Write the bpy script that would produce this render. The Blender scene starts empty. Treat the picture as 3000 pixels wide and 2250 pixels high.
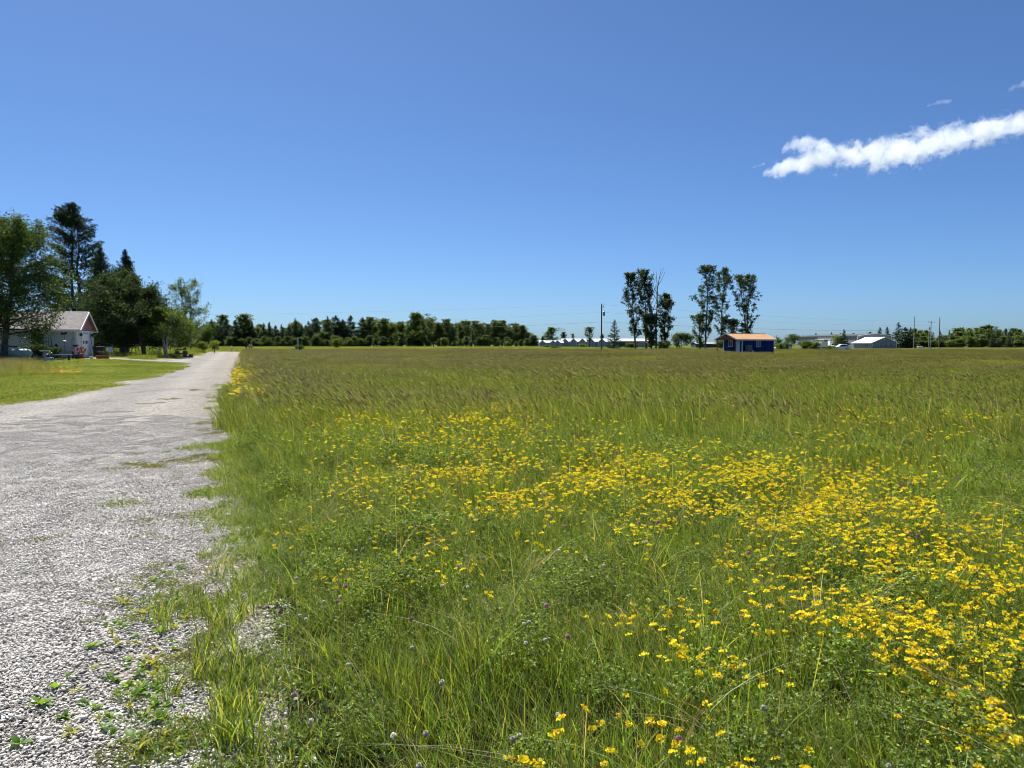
import bpy, bmesh, math, random
import numpy as np
from mathutils import Vector, Matrix

# ------------------------------------------------------------------ camera
F = 2183.0; PITCH = math.radians(3.1); CZ = 1.62
scn = bpy.context.scene
COL = scn.collection
cam_d = bpy.data.cameras.new('camera'); cam = bpy.data.objects.new('camera', cam_d); COL.objects.link(cam)
cam.location = (0, 0, CZ); cam.rotation_euler = (math.radians(90) - PITCH, 0, 0)
cam_d.sensor_width = 36; cam_d.lens = 36 * F / 3000; cam_d.clip_end = 20000; cam_d.clip_start = 0.05
scn.camera = cam
# ------------------------------------------------------------------ sky, sun, exposure
SUN_AZ = math.radians(-30); SUN_EL = math.radians(60)
w = bpy.data.worlds.new('World'); scn.world = w; w.use_nodes = True
nt = w.node_tree; nt.nodes.clear()
sky = nt.nodes.new('ShaderNodeTexSky'); sky.sky_type = 'NISHITA'; sky.sun_disc = False
sky.sun_elevation = SUN_EL; sky.sun_rotation = SUN_AZ
sky.altitude = 200; sky.air_density = 0.7; sky.dust_density = 0.8; sky.ozone_density = 4.5
bg = nt.nodes.new('ShaderNodeBackground'); bg.inputs[1].default_value = 0.054
wo = nt.nodes.new('ShaderNodeOutputWorld')
tn = nt.nodes.new('ShaderNodeVectorMath'); tn.operation = 'MULTIPLY'; tn.inputs[1].default_value = (0.74, 1.0, 1.26)   # camera white balance of the blue
nt.links.new(sky.outputs[0], tn.inputs[0]); nt.links.new(tn.outputs[0], bg.inputs[0]); nt.links.new(bg.outputs[0], wo.inputs[0])
sd = bpy.data.lights.new('sun', 'SUN'); so = bpy.data.objects.new('sun', sd); COL.objects.link(so)
sd.energy = 5.0; sd.angle = math.radians(0.53); sd.color = (1.0, 0.98, 0.945)
sdir = Vector((math.sin(SUN_AZ) * math.cos(SUN_EL), math.cos(SUN_AZ) * math.cos(SUN_EL), math.sin(SUN_EL)))
so.rotation_euler = sdir.to_track_quat('Z', 'Y').to_euler()
vs = scn.view_settings; vs.view_transform = 'Standard'; vs.look = 'None'; vs.exposure = 0.9; vs.gamma = 1.0
scn.cycles.max_bounces = 6; scn.cycles.diffuse_bounces = 2; scn.cycles.glossy_bounces = 1; scn.cycles.transmission_bounces = 2
scn.cycles.volume_bounces = 6; scn.cycles.transparent_max_bounces = 4
scn.cycles.use_denoising = True; scn.cycles.denoising_prefilter = 'ACCURATE'; scn.cycles.adaptive_threshold = 0.018; scn.cycles.filter_width = 0.95

# ------------------------------------------------------------------ helpers
def ray(px, py):
    u = (px - 1500) / F; v = (1125 - py) / F
    dy = math.cos(PITCH) + v * math.sin(PITCH); dz = v * math.cos(PITCH) - math.sin(PITCH)
    return u / dy, dz / dy
def sst(a, b, x):
    t = np.clip((x - a) / (b - a), 0, 1); return t * t * (3 - 2 * t)
def Hn(x, y):
    l = 0.33 * sst(28, 58, y) * (1 - sst(110, 170, y)) * sst(3.5, 14, -(x + 0.375 * y))
    r = -0.45 * sst(150, 260, y) * sst(20, 80, x)
    return l + r
def H(x, y): return float(Hn(np.float64(x), np.float64(y)))
def P(px, py, Y):
    a, b = ray(px, py); return Vector((a * Y, Y, CZ + b * Y))
def G(px, Y):
    a, _ = ray(px, 1010); x = a * Y; return Vector((x, Y, H(x, Y)))
def GP(px, py, z0=None):
    a, b = ray(px, py); Y = -CZ / b if b < -1e-4 else 400
    for _ in range(12):
        zz = H(a * Y, Y) if z0 is None else z0
        Y = (zz - CZ) / b
    return Vector((a * Y, Y, H(a * Y, Y) if z0 is None else z0))
def ZT(py, Y): return CZ + ray(1500, py)[1] * Y

def tag(o, label=None, cat=None, group=None, kind=None):
    if label: o['label'] = label
    if cat: o['category'] = cat
    if group: o['group'] = group
    if kind: o['kind'] = kind
    return o
def ob(name, me, parent=None, loc=None, rz=0.0, scale=None):
    o = bpy.data.objects.new(name, me); COL.objects.link(o)
    if parent: o.parent = parent
    if loc is not None: o.location = loc
    o.rotation_euler[2] = rz
    if scale is not None: o.scale = scale
    return o
def empty(name, loc, rz=0.0):
    o = bpy.data.objects.new(name, None); COL.objects.link(o); o.location = loc; o.rotation_euler[2] = rz
    o.empty_display_size = 0.1
    return o
def mesh_np(name, V, Fs, mat=None, col=None, smooth=False):
    me = bpy.data.meshes.new(name)
    V = np.asarray(V, dtype=np.float32).reshape(-1, 3)
    Fs = [np.asarray(f, dtype=np.int32) for f in Fs if len(f)]
    me.vertices.add(len(V)); me.vertices.foreach_set('co', V.ravel())
    li = np.concatenate([f.ravel() for f in Fs])
    me.loops.add(len(li)); me.loops.foreach_set('vertex_index', li)
    tot = np.concatenate([np.full(len(f), f.shape[1], np.int32) for f in Fs])
    st = np.concatenate([[0], np.cumsum(tot)[:-1]]).astype(np.int32)
    me.polygons.add(len(tot)); me.polygons.foreach_set('loop_start', st)
    me.update(calc_edges=True)
    if smooth: me.polygons.foreach_set('use_smooth', np.ones(len(tot), bool))
    if col is not None:
        ca = me.color_attributes.new('tint', 'FLOAT_COLOR', 'POINT')
        c4 = np.ones((len(V), 4), np.float32); c4[:, :3] = col
        ca.data.foreach_set('color', c4.ravel())
    if mat: me.materials.append(mat)
    return me
class MB:
    def __init__(s): s.v = []; s.f = []
    def add(s, vs, fs):
        n = len(s.v); s.v += [tuple(v) for v in vs]; s.f += [tuple(i + n for i in f) for f in fs]; return s
    def box(s, x0, x1, y0, y1, z0, z1):
        return s.add([(x0,y0,z0),(x1,y0,z0),(x1,y1,z0),(x0,y1,z0),(x0,y0,z1),(x1,y0,z1),(x1,y1,z1),(x0,y1,z1)],
                     [(0,3,2,1),(4,5,6,7),(0,1,5,4),(1,2,6,5),(2,3,7,6),(3,0,4,7)])
    def bar(s, a, b, w, h=None):
        a = Vector(a); b = Vector(b); h = h or w; d = (b - a).normalized()
        up = Vector((0,0,1)) if abs(d.z) < 0.95 else Vector((1,0,0))
        sx = d.cross(up).normalized() * w / 2; sy = sx.cross(d).normalized() * h / 2
        vs = []
        for p in (a, b):
            for i, j in ((-1,-1),(1,-1),(1,1),(-1,1)): vs.append(p + sx * i + sy * j)
        return s.add(vs, [(0,3,2,1),(4,5,6,7),(0,1,5,4),(1,2,6,5),(2,3,7,6),(3,0,4,7)])
    def tube(s, pts, rad, n=8, cap=True):
        pts = [Vector(p) for p in pts]
        if not hasattr(rad, '__len__'): rad = [rad] * len(pts)
        vs = []; fs = []
        d0 = (pts[1] - pts[0]).normalized(); ref = Vector((1,0,0)) if abs(d0.x) < 0.8 else Vector((0,1,0))
        for k, p in enumerate(pts):
            d = (pts[min(k+1, len(pts)-1)] - pts[max(k-1, 0)]).normalized()
            a = d.cross(ref).normalized(); b = d.cross(a)
            for i in range(n):
                t = 2 * math.pi * i / n; vs.append(p + (a * math.cos(t) + b * math.sin(t)) * rad[k])
        for k in range(len(pts) - 1):
            for i in range(n):
                j = (i + 1) % n; fs.append((k*n+i, k*n+j, (k+1)*n+j, (k+1)*n+i))
        if cap: fs.append(tuple(range(n))[::-1]); fs.append(tuple((len(pts)-1)*n + i for i in range(n)))
        return s.add(vs, fs)
    def lathe(s, prof, n=14, c=(0,0,0)):
        vs = []; fs = []
        for r, z in prof:
            for i in range(n):
                t = 2*math.pi*i/n; vs.append((c[0]+r*math.cos(t), c[1]+r*math.sin(t), c[2]+z))
        for k in range(len(prof)-1):
            for i in range(n):
                j = (i+1) % n; fs.append((k*n+i, k*n+j, (k+1)*n+j, (k+1)*n+i))
        fs.append(tuple(range(n))[::-1]); fs.append(tuple((len(prof)-1)*n+i for i in range(n)))
        return s.add(vs, fs)
    def prism(s, poly, axis, t0, t1):
        # poly: 2D points; axis 'y': (x,z) extruded along y; 'x': (y,z) along x; 'z': (x,y)
        n = len(poly); mk = {'y': lambda p,t: (p[0],t,p[1]), 'x': lambda p,t: (t,p[0],p[1]), 'z': lambda p,t: (p[0],p[1],t)}[axis]
        return s.add([mk(p,t0) for p in poly] + [mk(p,t1) for p in poly],
                     [tuple(range(n))[::-1], tuple(range(n, 2*n))] + [(i,(i+1)%n,n+(i+1)%n,n+i) for i in range(n)])
    def sheet(s, quad, th):
        q = [Vector(p) for p in quad]; nn = (q[1]-q[0]).cross(q[3]-q[0]).normalized() * th
        return s.add(q + [p + nn for p in q], [(3,2,1,0),(4,5,6,7),(0,1,5,4),(1,2,6,5),(2,3,7,6),(3,0,4,7)])
    def mesh(s, name, mat, smooth=False, bevel=0):
        bm = bmesh.new(); vs = [bm.verts.new(v) for v in s.v]
        for f in s.f:
            try: bm.faces.new([vs[i] for i in f])
            except ValueError: pass
        bmesh.ops.recalc_face_normals(bm, faces=bm.faces)
        if bevel:
            bmesh.ops.bevel(bm, geom=list(bm.edges), offset=bevel, segments=1, affect='EDGES')
        me = bpy.data.meshes.new(name); bm.to_mesh(me); bm.free()
        if smooth: me.polygons.foreach_set('use_smooth', np.ones(len(me.polygons), bool))
        if mat: me.materials.append(mat)
        return me
    def build(s, name, mat, parent=None, smooth=False, bevel=0, **kw):
        return ob(name, s.mesh(name, mat, smooth, bevel), parent, **kw)
def copy_tree(o, parent=None):
    c = o.copy(); COL.objects.link(c)
    if parent: c.parent = parent
    for ch in list(o.children): copy_tree(ch, c)
    return c

# ------------------------------------------------------------------ materials
def mat(name, col, rough=0.7, noise=0.0, nscale=8.0, metal=0.0, bump=0.0, bscale=40.0, spec=0.5, coord='Object'):
    m = bpy.data.materials.new(name); m.use_nodes = True; n = m.node_tree; b = n.nodes['Principled BSDF']
    b.inputs['Roughness'].default_value = rough; b.inputs['Metallic'].default_value = metal
    b.inputs['Specular IOR Level'].default_value = spec
    b.inputs['Base Color'].default_value = (*col, 1)
    if noise or bump:
        tc = n.nodes.new('ShaderNodeTexCoord')
    if noise:
        t = n.nodes.new('ShaderNodeTexNoise'); t.inputs['Scale'].default_value = nscale; t.inputs['Detail'].default_value = 6
        n.links.new(tc.outputs[coord], t.inputs['Vector'])
        r = n.nodes.new('ShaderNodeValToRGB'); e = r.color_ramp.elements
        e[0].position = 0.3; e[1].position = 0.7
        e[0].color = (*[c * (1 - noise) for c in col], 1); e[1].color = (*[min(1, c * (1 + noise)) for c in col], 1)
        n.links.new(t.outputs['Fac'], r.inputs[0]); n.links.new(r.outputs[0], b.inputs['Base Color'])
    if bump:
        t2 = n.nodes.new('ShaderNodeTexNoise'); t2.inputs['Scale'].default_value = bscale; t2.inputs['Detail'].default_value = 4
        n.links.new(tc.outputs[coord], t2.inputs['Vector'])
        bp = n.nodes.new('ShaderNodeBump'); bp.inputs['Strength'].default_value = bump; bp.inputs['Distance'].default_value = 0.02
        n.links.new(t2.outputs['Fac'], bp.inputs['Height']); n.links.new(bp.outputs[0], b.inputs['Normal'])
    return m
def plant_mat(name, trans=0.45, gain=(1,1,1), tgain=(1.25,1.2,0.5), gloss=0.06, rough=0.45, hue=True):
    m = bpy.data.materials.new(name); m.use_nodes = True; n = m.node_tree; n.nodes.clear(); L = n.links.new
    a = n.nodes.new('ShaderNodeAttribute'); a.attribute_name = 'tint'
    oi = n.nodes.new('ShaderNodeObjectInfo')
    mr = n.nodes.new('ShaderNodeMapRange'); mr.inputs[3].default_value = 0.82; mr.inputs[4].default_value = 1.18
    L(oi.outputs['Random'], mr.inputs[0])
    mul = n.nodes.new('ShaderNodeVectorMath'); mul.operation = 'SCALE'; L(a.outputs['Color'], mul.inputs[0]); L(mr.outputs[0], mul.inputs['Scale'])
    g1 = n.nodes.new('ShaderNodeVectorMath'); g1.operation = 'MULTIPLY'; g1.inputs[1].default_value = gain; L(mul.outputs[0], g1.inputs[0])
    g2 = n.nodes.new('ShaderNodeVectorMath'); g2.operation = 'MULTIPLY'; g2.inputs[1].default_value = tgain; L(mul.outputs[0], g2.inputs[0])
    d = n.nodes.new('ShaderNodeBsdfDiffuse'); t = n.nodes.new('ShaderNodeBsdfTranslucent'); gl = n.nodes.new('ShaderNodeBsdfGlossy')
    gl.inputs['Roughness'].default_value = rough; gl.inputs['Color'].default_value = (0.9, 0.95, 0.85, 1)
    L(g1.outputs[0], d.inputs[0]); L(g2.outputs[0], t.inputs[0])
    mx = n.nodes.new('ShaderNodeMixShader'); mx.inputs[0].default_value = trans; L(d.outputs[0], mx.inputs[1]); L(t.outputs[0], mx.inputs[2])
    m2 = n.nodes.new('ShaderNodeMixShader'); m2.inputs[0].default_value = gloss; L(mx.outputs[0], m2.inputs[1]); L(gl.outputs[0], m2.inputs[2])
    o = n.nodes.new('ShaderNodeOutputMaterial'); L(m2.outputs[0], o.inputs[0])
    return m
M_PLANT = plant_mat('meadow plants', 0.52, tgain=(1.5, 1.38, 0.52), gloss=0.02, rough=0.5)
M_LEAF = plant_mat('tree leaves', 0.42, tgain=(1.4, 1.35, 0.5), gloss=0.02, rough=0.55)
M_LEAFD = plant_mat('dense maple leaves', 0.26, tgain=(1.4, 1.35, 0.5), gloss=0.02, rough=0.55)
M_NEEDLE = plant_mat('conifer needles', 0.18, gloss=0.02, rough=0.55)
M_PETAL = plant_mat('petals', 0.5, tgain=(1.1, 1.1, 1.1), gloss=0.01)
M_CLOVER = plant_mat('clover petals', 0.7, tgain=(1.1, 1.1, 1.1), gloss=0.0)
M_BARK = mat('bark', (0.09, 0.075, 0.06), 0.9, 0.5, 3.0, bump=0.6, bscale=12)
M_BARKP = mat('pale bark', (0.33, 0.31, 0.27), 0.9, 0.45, 2.5, bump=0.4, bscale=10)
M_DEAD = mat('dead wood', (0.24, 0.21, 0.18), 0.9, 0.3, 3)
M_WHITE = mat('white paint', (0.78, 0.78, 0.76), 0.6, 0.06, 1.5)
M_SIDING = mat('white siding', (0.60, 0.61, 0.60), 0.55, 0.06, 0.8)
M_PINK = mat('red brown siding', (0.42, 0.17, 0.155), 0.6, 0.10, 0.8)
M_GLASS = mat('dark glass', (0.015, 0.018, 0.022), 0.06, spec=0.6)
M_BLUE = mat('navy steel', (0.010, 0.028, 0.135), 0.6, 0.12, 0.7, spec=0.15)
M_COPPER = mat('orange steel roof', (0.62, 0.36, 0.17), 0.45, 0.06, 0.6)
M_CEDAR = mat('cedar timber', (0.30, 0.11, 0.055), 0.75, 0.2, 3)
M_PLY = mat('raw plywood', (0.48, 0.30, 0.17), 0.8, 0.15, 3)
M_GREY = mat('grey steel siding', (0.27, 0.262, 0.262), 0.5, 0.06, 0.3)
M_GREYD = mat('dark grey steel', (0.045, 0.055, 0.06), 0.85, 0.1, 0.4)
M_STORE = mat('storage siding', (0.30, 0.31, 0.33), 0.5, 0.06, 0.3)
M_ROOFS = mat('dull white roof', (0.38, 0.38, 0.39), 0.6, 0.10, 0.3)
M_ROOFW = mat('white steel roof', (0.82, 0.82, 0.81), 0.4, 0.03, 0.3)
M_BLACK = mat('black plastic', (0.015, 0.015, 0.017), 0.5)
M_IRON = mat('dark iron', (0.03, 0.03, 0.032), 0.5)
M_STEEL = mat('galvanised steel', (0.42, 0.43, 0.44), 0.4, metal=0.6)
M_POLE = mat('weathered pole', (0.17, 0.14, 0.115), 0.9, 0.3, 2)
M_POLEL = mat('pale pole', (0.40, 0.37, 0.32), 0.85, 0.2, 2)
M_WIRE = mat('wire', (0.12, 0.13, 0.15), 0.6)
M_CAR = mat('white car paint', (0.78, 0.79, 0.80), 0.22, spec=0.6)
M_RUBBER = mat('rubber', (0.02, 0.02, 0.02), 0.85)
M_REDCLAY = mat('brick red planter', (0.30, 0.07, 0.045), 0.8, 0.2, 5)
M_TANK = mat('pale green tank', (0.42, 0.50, 0.46), 0.5, 0.08, 2)
M_WOODD = mat('old dark wood', (0.06, 0.05, 0.045), 0.9, 0.4, 4, bump=0.4, bscale=20)
M_WOODW = mat('weathered wood', (0.30, 0.27, 0.23), 0.85, 0.3, 6)
M_STONE = mat('cast stone', (0.30, 0.30, 0.28), 0.9, 0.25, 8)
M_RED = mat('red glaze', (0.40, 0.03, 0.03), 0.4)
M_TEAL = mat('aqua glaze', (0.25, 0.55, 0.60), 0.4)
M_LAMP = mat('lens', (0.6, 0.6, 0.62), 0.15)
M_TAIL = mat('red lens', (0.35, 0.02, 0.02), 0.2)

def shingle_mat():
    m = bpy.data.materials.new('shingles'); m.use_nodes = True; n = m.node_tree; L = n.links.new; b = n.nodes['Principled BSDF']
    tc = n.nodes.new('ShaderNodeTexCoord'); br = n.nodes.new('ShaderNodeTexBrick')
    br.inputs['Scale'].default_value = 1.0; br.inputs['Brick Width'].default_value = 0.3; br.inputs['Row Height'].default_value = 0.14
    br.inputs['Color1'].default_value = (0.13, 0.11, 0.10, 1); br.inputs['Color2'].default_value = (0.21, 0.185, 0.175, 1); br.inputs['Mortar'].default_value = (0.12, 0.11, 0.10, 1)
    br.inputs['Mortar Size'].default_value = 0.012
    L(tc.outputs['Object'], br.inputs['Vector']); L(br.outputs['Color'], b.inputs['Base Color']); b.inputs['Roughness'].default_value = 0.9
    return m
M_SHINGLE = shingle_mat()

def ground_mat():
    m = bpy.data.materials.new('field ground'); m.use_nodes = True; n = m.node_tree; L = n.links.new; b = n.nodes['Principled BSDF']
    b.inputs['Roughness'].default_value = 0.95; b.inputs['Specular IOR Level'].default_value = 0.1
    g = n.nodes.new('ShaderNodeNewGeometry')
    t = n.nodes.new('ShaderNodeTexNoise'); t.inputs['Scale'].default_value = 0.06; t.inputs['Detail'].default_value = 8
    t2 = n.nodes.new('ShaderNodeTexNoise'); t2.inputs['Scale'].default_value = 3.0; t2.inputs['Detail'].default_value = 8
    L(g.outputs['Position'], t.inputs['Vector']); L(g.outputs['Position'], t2.inputs['Vector'])
    r = n.nodes.new('ShaderNodeValToRGB'); e = r.color_ramp.elements
    e[0].position = 0.35; e[0].color = (0.075, 0.095, 0.022, 1); e[1].position = 0.65; e[1].color = (0.125, 0.14, 0.03, 1)
    r2 = n.nodes.new('ShaderNodeValToRGB'); e = r2.color_ramp.elements
    e[0].position = 0.3; e[0].color = (0.5, 0.5, 0.5, 1); e[1].position = 0.7; e[1].color = (1.2, 1.2, 1.2, 1)
    L(t.outputs['Fac'], r.inputs[0]); L(t2.outputs['Fac'], r2.inputs[0])
    mx = n.nodes.new('ShaderNodeMix'); mx.data_type = 'RGBA'; mx.blend_type = 'MULTIPLY'; mx.inputs[0].default_value = 1
    L(r.outputs[0], mx.inputs[6]); L(r2.outputs[0], mx.inputs[7]); L(mx.outputs[2], b.inputs['Base Color'])
    return m
M_GROUND = ground_mat()
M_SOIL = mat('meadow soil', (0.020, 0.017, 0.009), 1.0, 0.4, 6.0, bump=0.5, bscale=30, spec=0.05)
M_BED = mat('garden soil', (0.030, 0.024, 0.02), 1.0, 0.4, 6.0, spec=0.05)

def gravel_mat():
    m = bpy.data.materials.new('crushed limestone'); m.use_nodes = True; n = m.node_tree; L = n.links.new; b = n.nodes['Principled BSDF']
    b.inputs['Roughness'].default_value = 0.9; b.inputs['Specular IOR Level'].default_value = 0.2
    g = n.nodes.new('ShaderNodeNewGeometry')
    v = n.nodes.new('ShaderNodeTexVoronoi'); v.inputs['Scale'].default_value = 38
    v2 = n.nodes.new('ShaderNodeTexVoronoi'); v2.inputs['Scale'].default_value = 17
    for x in (v, v2): L(g.outputs['Position'], x.inputs['Vector'])
    def ramp(pts):
        r = n.nodes.new('ShaderNodeValToRGB'); e = r.color_ramp.elements
        while len(e) < len(pts): e.new(0.5)
        for k, (p, c) in enumerate(pts): e[k].position = p; e[k].color = (*c, 1)
        return r
    sep = n.nodes.new('ShaderNodeSeparateColor'); L(v.outputs['Color'], sep.inputs[0])
    r = ramp([(0.0, (0.09,0.083,0.076)), (0.25, (0.20,0.187,0.171)), (0.6, (0.305,0.288,0.266)), (1.0, (0.45,0.428,0.398))]); L(sep.outputs[0], r.inputs[0])
    # broad tone: tracks and damp, mossy spots
    t = n.nodes.new('ShaderNodeTexNoise'); t.inputs['Scale'].default_value = 0.55; t.inputs['Detail'].default_value = 7; t.inputs['Roughness'].default_value = 0.6
    mp = n.nodes.new('ShaderNodeMapping'); mp.inputs['Rotation'].default_value = (0,0,math.radians(-20)); mp.inputs['Scale'].default_value = (1.0, 0.55, 1)
    L(g.outputs['Position'], mp.inputs[0]); L(mp.outputs[0], t.inputs['Vector'])
    r2 = ramp([(0.30, (0.80,0.78,0.75)), (0.46, (1.02,1.0,0.97)), (0.75, (1.16,1.13,1.09))]); L(t.outputs['Fac'], r2.inputs[0])
    mx = n.nodes.new('ShaderNodeMix'); mx.data_type = 'RGBA'; mx.blend_type = 'MULTIPLY'; mx.inputs[0].default_value = 1
    L(r.outputs[0], mx.inputs[6]); L(r2.outputs[0], mx.inputs[7])
    dt = n.nodes.new('ShaderNodeVectorMath'); dt.operation = 'DOT_PRODUCT'; dt.inputs[1].default_value = (0.936, 0.351, 0); L(g.outputs['Position'], dt.inputs[0])
    wv = n.nodes.new('ShaderNodeTexNoise'); wv.inputs['Scale'].default_value = 0.8; wv.inputs['Detail'].default_value = 5; L(g.outputs['Position'], wv.inputs['Vector'])
    ad = n.nodes.new('ShaderNodeMath'); ad.operation = 'ADD'; L(dt.outputs['Value'], ad.inputs[0]); L(wv.outputs['Fac'], ad.inputs[1])
    mrr = n.nodes.new('ShaderNodeMapRange'); mrr.inputs[1].default_value = -5.0; mrr.inputs[2].default_value = 1.0; L(ad.outputs[0], mrr.inputs[0])
    rt_ = ramp([(0.0, (0.92,0.91,0.90)), (0.22, (1.10,1.08,1.04)), (0.36, (0.86,0.85,0.83)), (0.50, (0.90,0.89,0.87)), (0.62, (1.12,1.09,1.04)), (0.78, (0.92,0.89,0.84)), (0.92, (1.0,0.92,0.80))]); L(mrr.outputs[0], rt_.inputs[0])
    mxt = n.nodes.new('ShaderNodeMix'); mxt.data_type = 'RGBA'; mxt.blend_type = 'MULTIPLY'; mxt.inputs[0].default_value = 1
    L(mx.outputs[2], mxt.inputs[6]); L(rt_.outputs[0], mxt.inputs[7]); mx = mxt
    t3 = n.nodes.new('ShaderNodeTexNoise'); t3.inputs['Scale'].default_value = 1.3; t3.inputs['Detail'].default_value = 9; t3.inputs['Roughness'].default_value = 0.7
    L(g.outputs['Position'], t3.inputs['Vector'])
    r3 = ramp([(0.60, (0,0,0)), (0.68, (1,1,1))]); L(t3.outputs['Fac'], r3.inputs[0])
    mul = n.nodes.new('ShaderNodeMath'); mul.operation = 'MULTIPLY'; mul.inputs[1].default_value = 0.55; L(r3.outputs[0], mul.inputs[0])
    mx2 = n.nodes.new('ShaderNodeMix'); mx2.data_type = 'RGBA'; L(mul.outputs[0], mx2.inputs[0]); L(mx.outputs[2], mx2.inputs[6]); mx2.inputs[7].default_value = (0.12, 0.13, 0.06, 1)
    L(mx2.outputs[2], b.inputs['Base Color'])
    add = n.nodes.new('ShaderNodeMath'); add.operation = 'ADD'; L(v.outputs['Distance'], add.inputs[0]); L(v2.outputs['Distance'], add.inputs[1])
    bp = n.nodes.new('ShaderNodeBump'); bp.invert = True; bp.inputs['Strength'].default_value = 1.0; bp.inputs['Distance'].default_value = 0.03
    L(add.outputs[0], bp.inputs['Height']); L(bp.outputs[0], b.inputs['Normal'])
    return m
M_GRAVEL = gravel_mat()

# ------------------------------------------------------------------ ground, road, driveway
def gridmesh(name, xs, ys, zf, material):
    X, Y = np.meshgrid(xs, ys); V = np.stack([X, Y, zf(X, Y)], -1).reshape(-1, 3)
    nx, ny = len(xs), len(ys); i = np.arange(nx - 1); j = np.arange(ny - 1); I, J = np.meshgrid(i, j)
    a = (J * nx + I).ravel(); return mesh_np(name, V, [np.stack([a, a + 1, a + nx + 1, a + nx], 1)], material, smooth=True)
xs = np.concatenate([np.linspace(-5000, -260, 12)[:-1], np.arange(-260, 260, 3.0), np.linspace(260, 5000, 12)])
ys = np.concatenate([np.linspace(-1500, -30, 6)[:-1], np.arange(-30, 330, 2.0), np.linspace(330, 6000, 24)])
tag(ob('ground', gridmesh('ground', xs, ys, Hn, M_GROUND)), kind='structure')

def edgeR(Y): return 0.05 - 0.375 * Y + 0.017 * np.maximum(0, Y - 12)
RNG = np.random.default_rng(7)
def wob(Y, a, seed):
    return a * (np.sin(Y * 1.7 + seed) * 0.4 + np.sin(Y * 0.63 + seed * 2.1) * 0.6 + np.sin(Y * 4.3 + seed * 3.3) * 0.2)
def edgeL(Y):
    return np.interp(Y, [-6, 10, 20.1, 28.9, 40, 48, 56, 62, 66, 78, 90, 110, 150],
                     [-6.5, -10.6, -13.9, -15.9, -19.4, -22.2, -25.2, -28.4, -32, -35.2, -38.6, -46.2, -61.5])
ysr = np.concatenate([np.arange(-6, 40, 0.35), np.arange(40, 146, 1.0)])
ts = np.linspace(0, 1, 22)
Yg, Tg = np.meshgrid(ysr, ts, indexing='ij')
el = edgeL(Yg) + wob(Yg, 0.18, 1.0); er = edgeR(Yg) + 0.24 + wob(Yg, 0.14, 4.0)
Xg = el + (er - el) * Tg
crown = 0.05 * np.sin(Tg * math.pi)
Zg = Hn(Xg, Yg) + 0.018 + crown
a = (np.arange(len(ysr) - 1)[:, None] * 22 + np.arange(21)[None]).ravel()
tag(ob('gravel_road', mesh_np('gravel_road', np.stack([Xg, Yg, Zg], -1), [np.stack([a, a + 1, a + 23, a + 22], 1)], M_GRAVEL, smooth=True)), kind='structure')
# driveway from the road to the garage door
low = [GP(575, 1071), GP(520, 1066), GP(470, 1061), GP(380, 1057.5), GP(270, 1055), GP(238, 1053.5)]
upp = [GP(590, 1052), GP(540, 1049.5), GP(470, 1048), GP(380, 1047.6), GP(290, 1047.2), GP(262, 1046.8)]
V = []; 
for k in range(61):
    t = k / 60 * 5; i = min(int(t), 4); f = t - i
    p = low[i].lerp(low[i+1], f); q = upp[i].lerp(upp[i+1], f)
    for jn in range(9):
        r = p.lerp(q, jn / 8); V.append((r.x, r.y, H(r.x, r.y) + 0.034))
a = (np.arange(60)[:, None] * 9 + np.arange(8)[None]).ravel()
tag(ob('driveway', mesh_np('driveway', V, [np.stack([a, a + 1, a + 10, a + 9], 1)], M_GRAVEL, smooth=True)), kind='structure')
# dark soil under the tall meadow
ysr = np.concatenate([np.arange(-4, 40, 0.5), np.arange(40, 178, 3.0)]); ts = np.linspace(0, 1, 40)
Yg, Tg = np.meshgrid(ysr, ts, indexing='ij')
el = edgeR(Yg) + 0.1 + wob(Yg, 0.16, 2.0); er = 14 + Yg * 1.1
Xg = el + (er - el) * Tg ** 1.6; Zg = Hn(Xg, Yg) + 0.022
a = (np.arange(len(ysr) - 1)[:, None] * 40 + np.arange(39)[None]).ravel()
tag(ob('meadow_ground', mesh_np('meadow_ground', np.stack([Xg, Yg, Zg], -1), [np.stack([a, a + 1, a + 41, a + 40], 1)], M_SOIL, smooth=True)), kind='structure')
#SECTION2
# ------------------------------------------------------------------ plant pieces (arrays of triangles)
def jit(rng, cols, n, v=0.30):
    c = np.asarray(cols, np.float32)[rng.integers(0, len(cols), n)]
    return np.clip(c * (1 + v * rng.standard_normal((n, 1))) * (1 + 0.08 * rng.standard_normal((n, 3))), 0.002, 0.9)
def cat(parts):
    V = []; Fq = []; C = []; o = 0
    for v, f, c in parts:
        V.append(v.reshape(-1, 3)); Fq.append(f.reshape(-1, 3) + o); C.append(c.reshape(-1, 3)); o += len(V[-1])
    return np.concatenate(V), np.concatenate(Fq), np.concatenate(C)
def disc(rng, n, R, clump=0):
    if clump:
        c = rng.uniform(-R, R, (clump, 2)); c = c[rng.integers(0, clump, n)]
        return c + rng.normal(0, R * 0.13, (n, 2))
    a = rng.uniform(0, 2 * np.pi, n); r = R * np.sqrt(rng.uniform(0, 1, n))
    return np.stack([r * np.cos(a), r * np.sin(a)], 1)
WIND = np.array([-1.0, 0.12])
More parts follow.
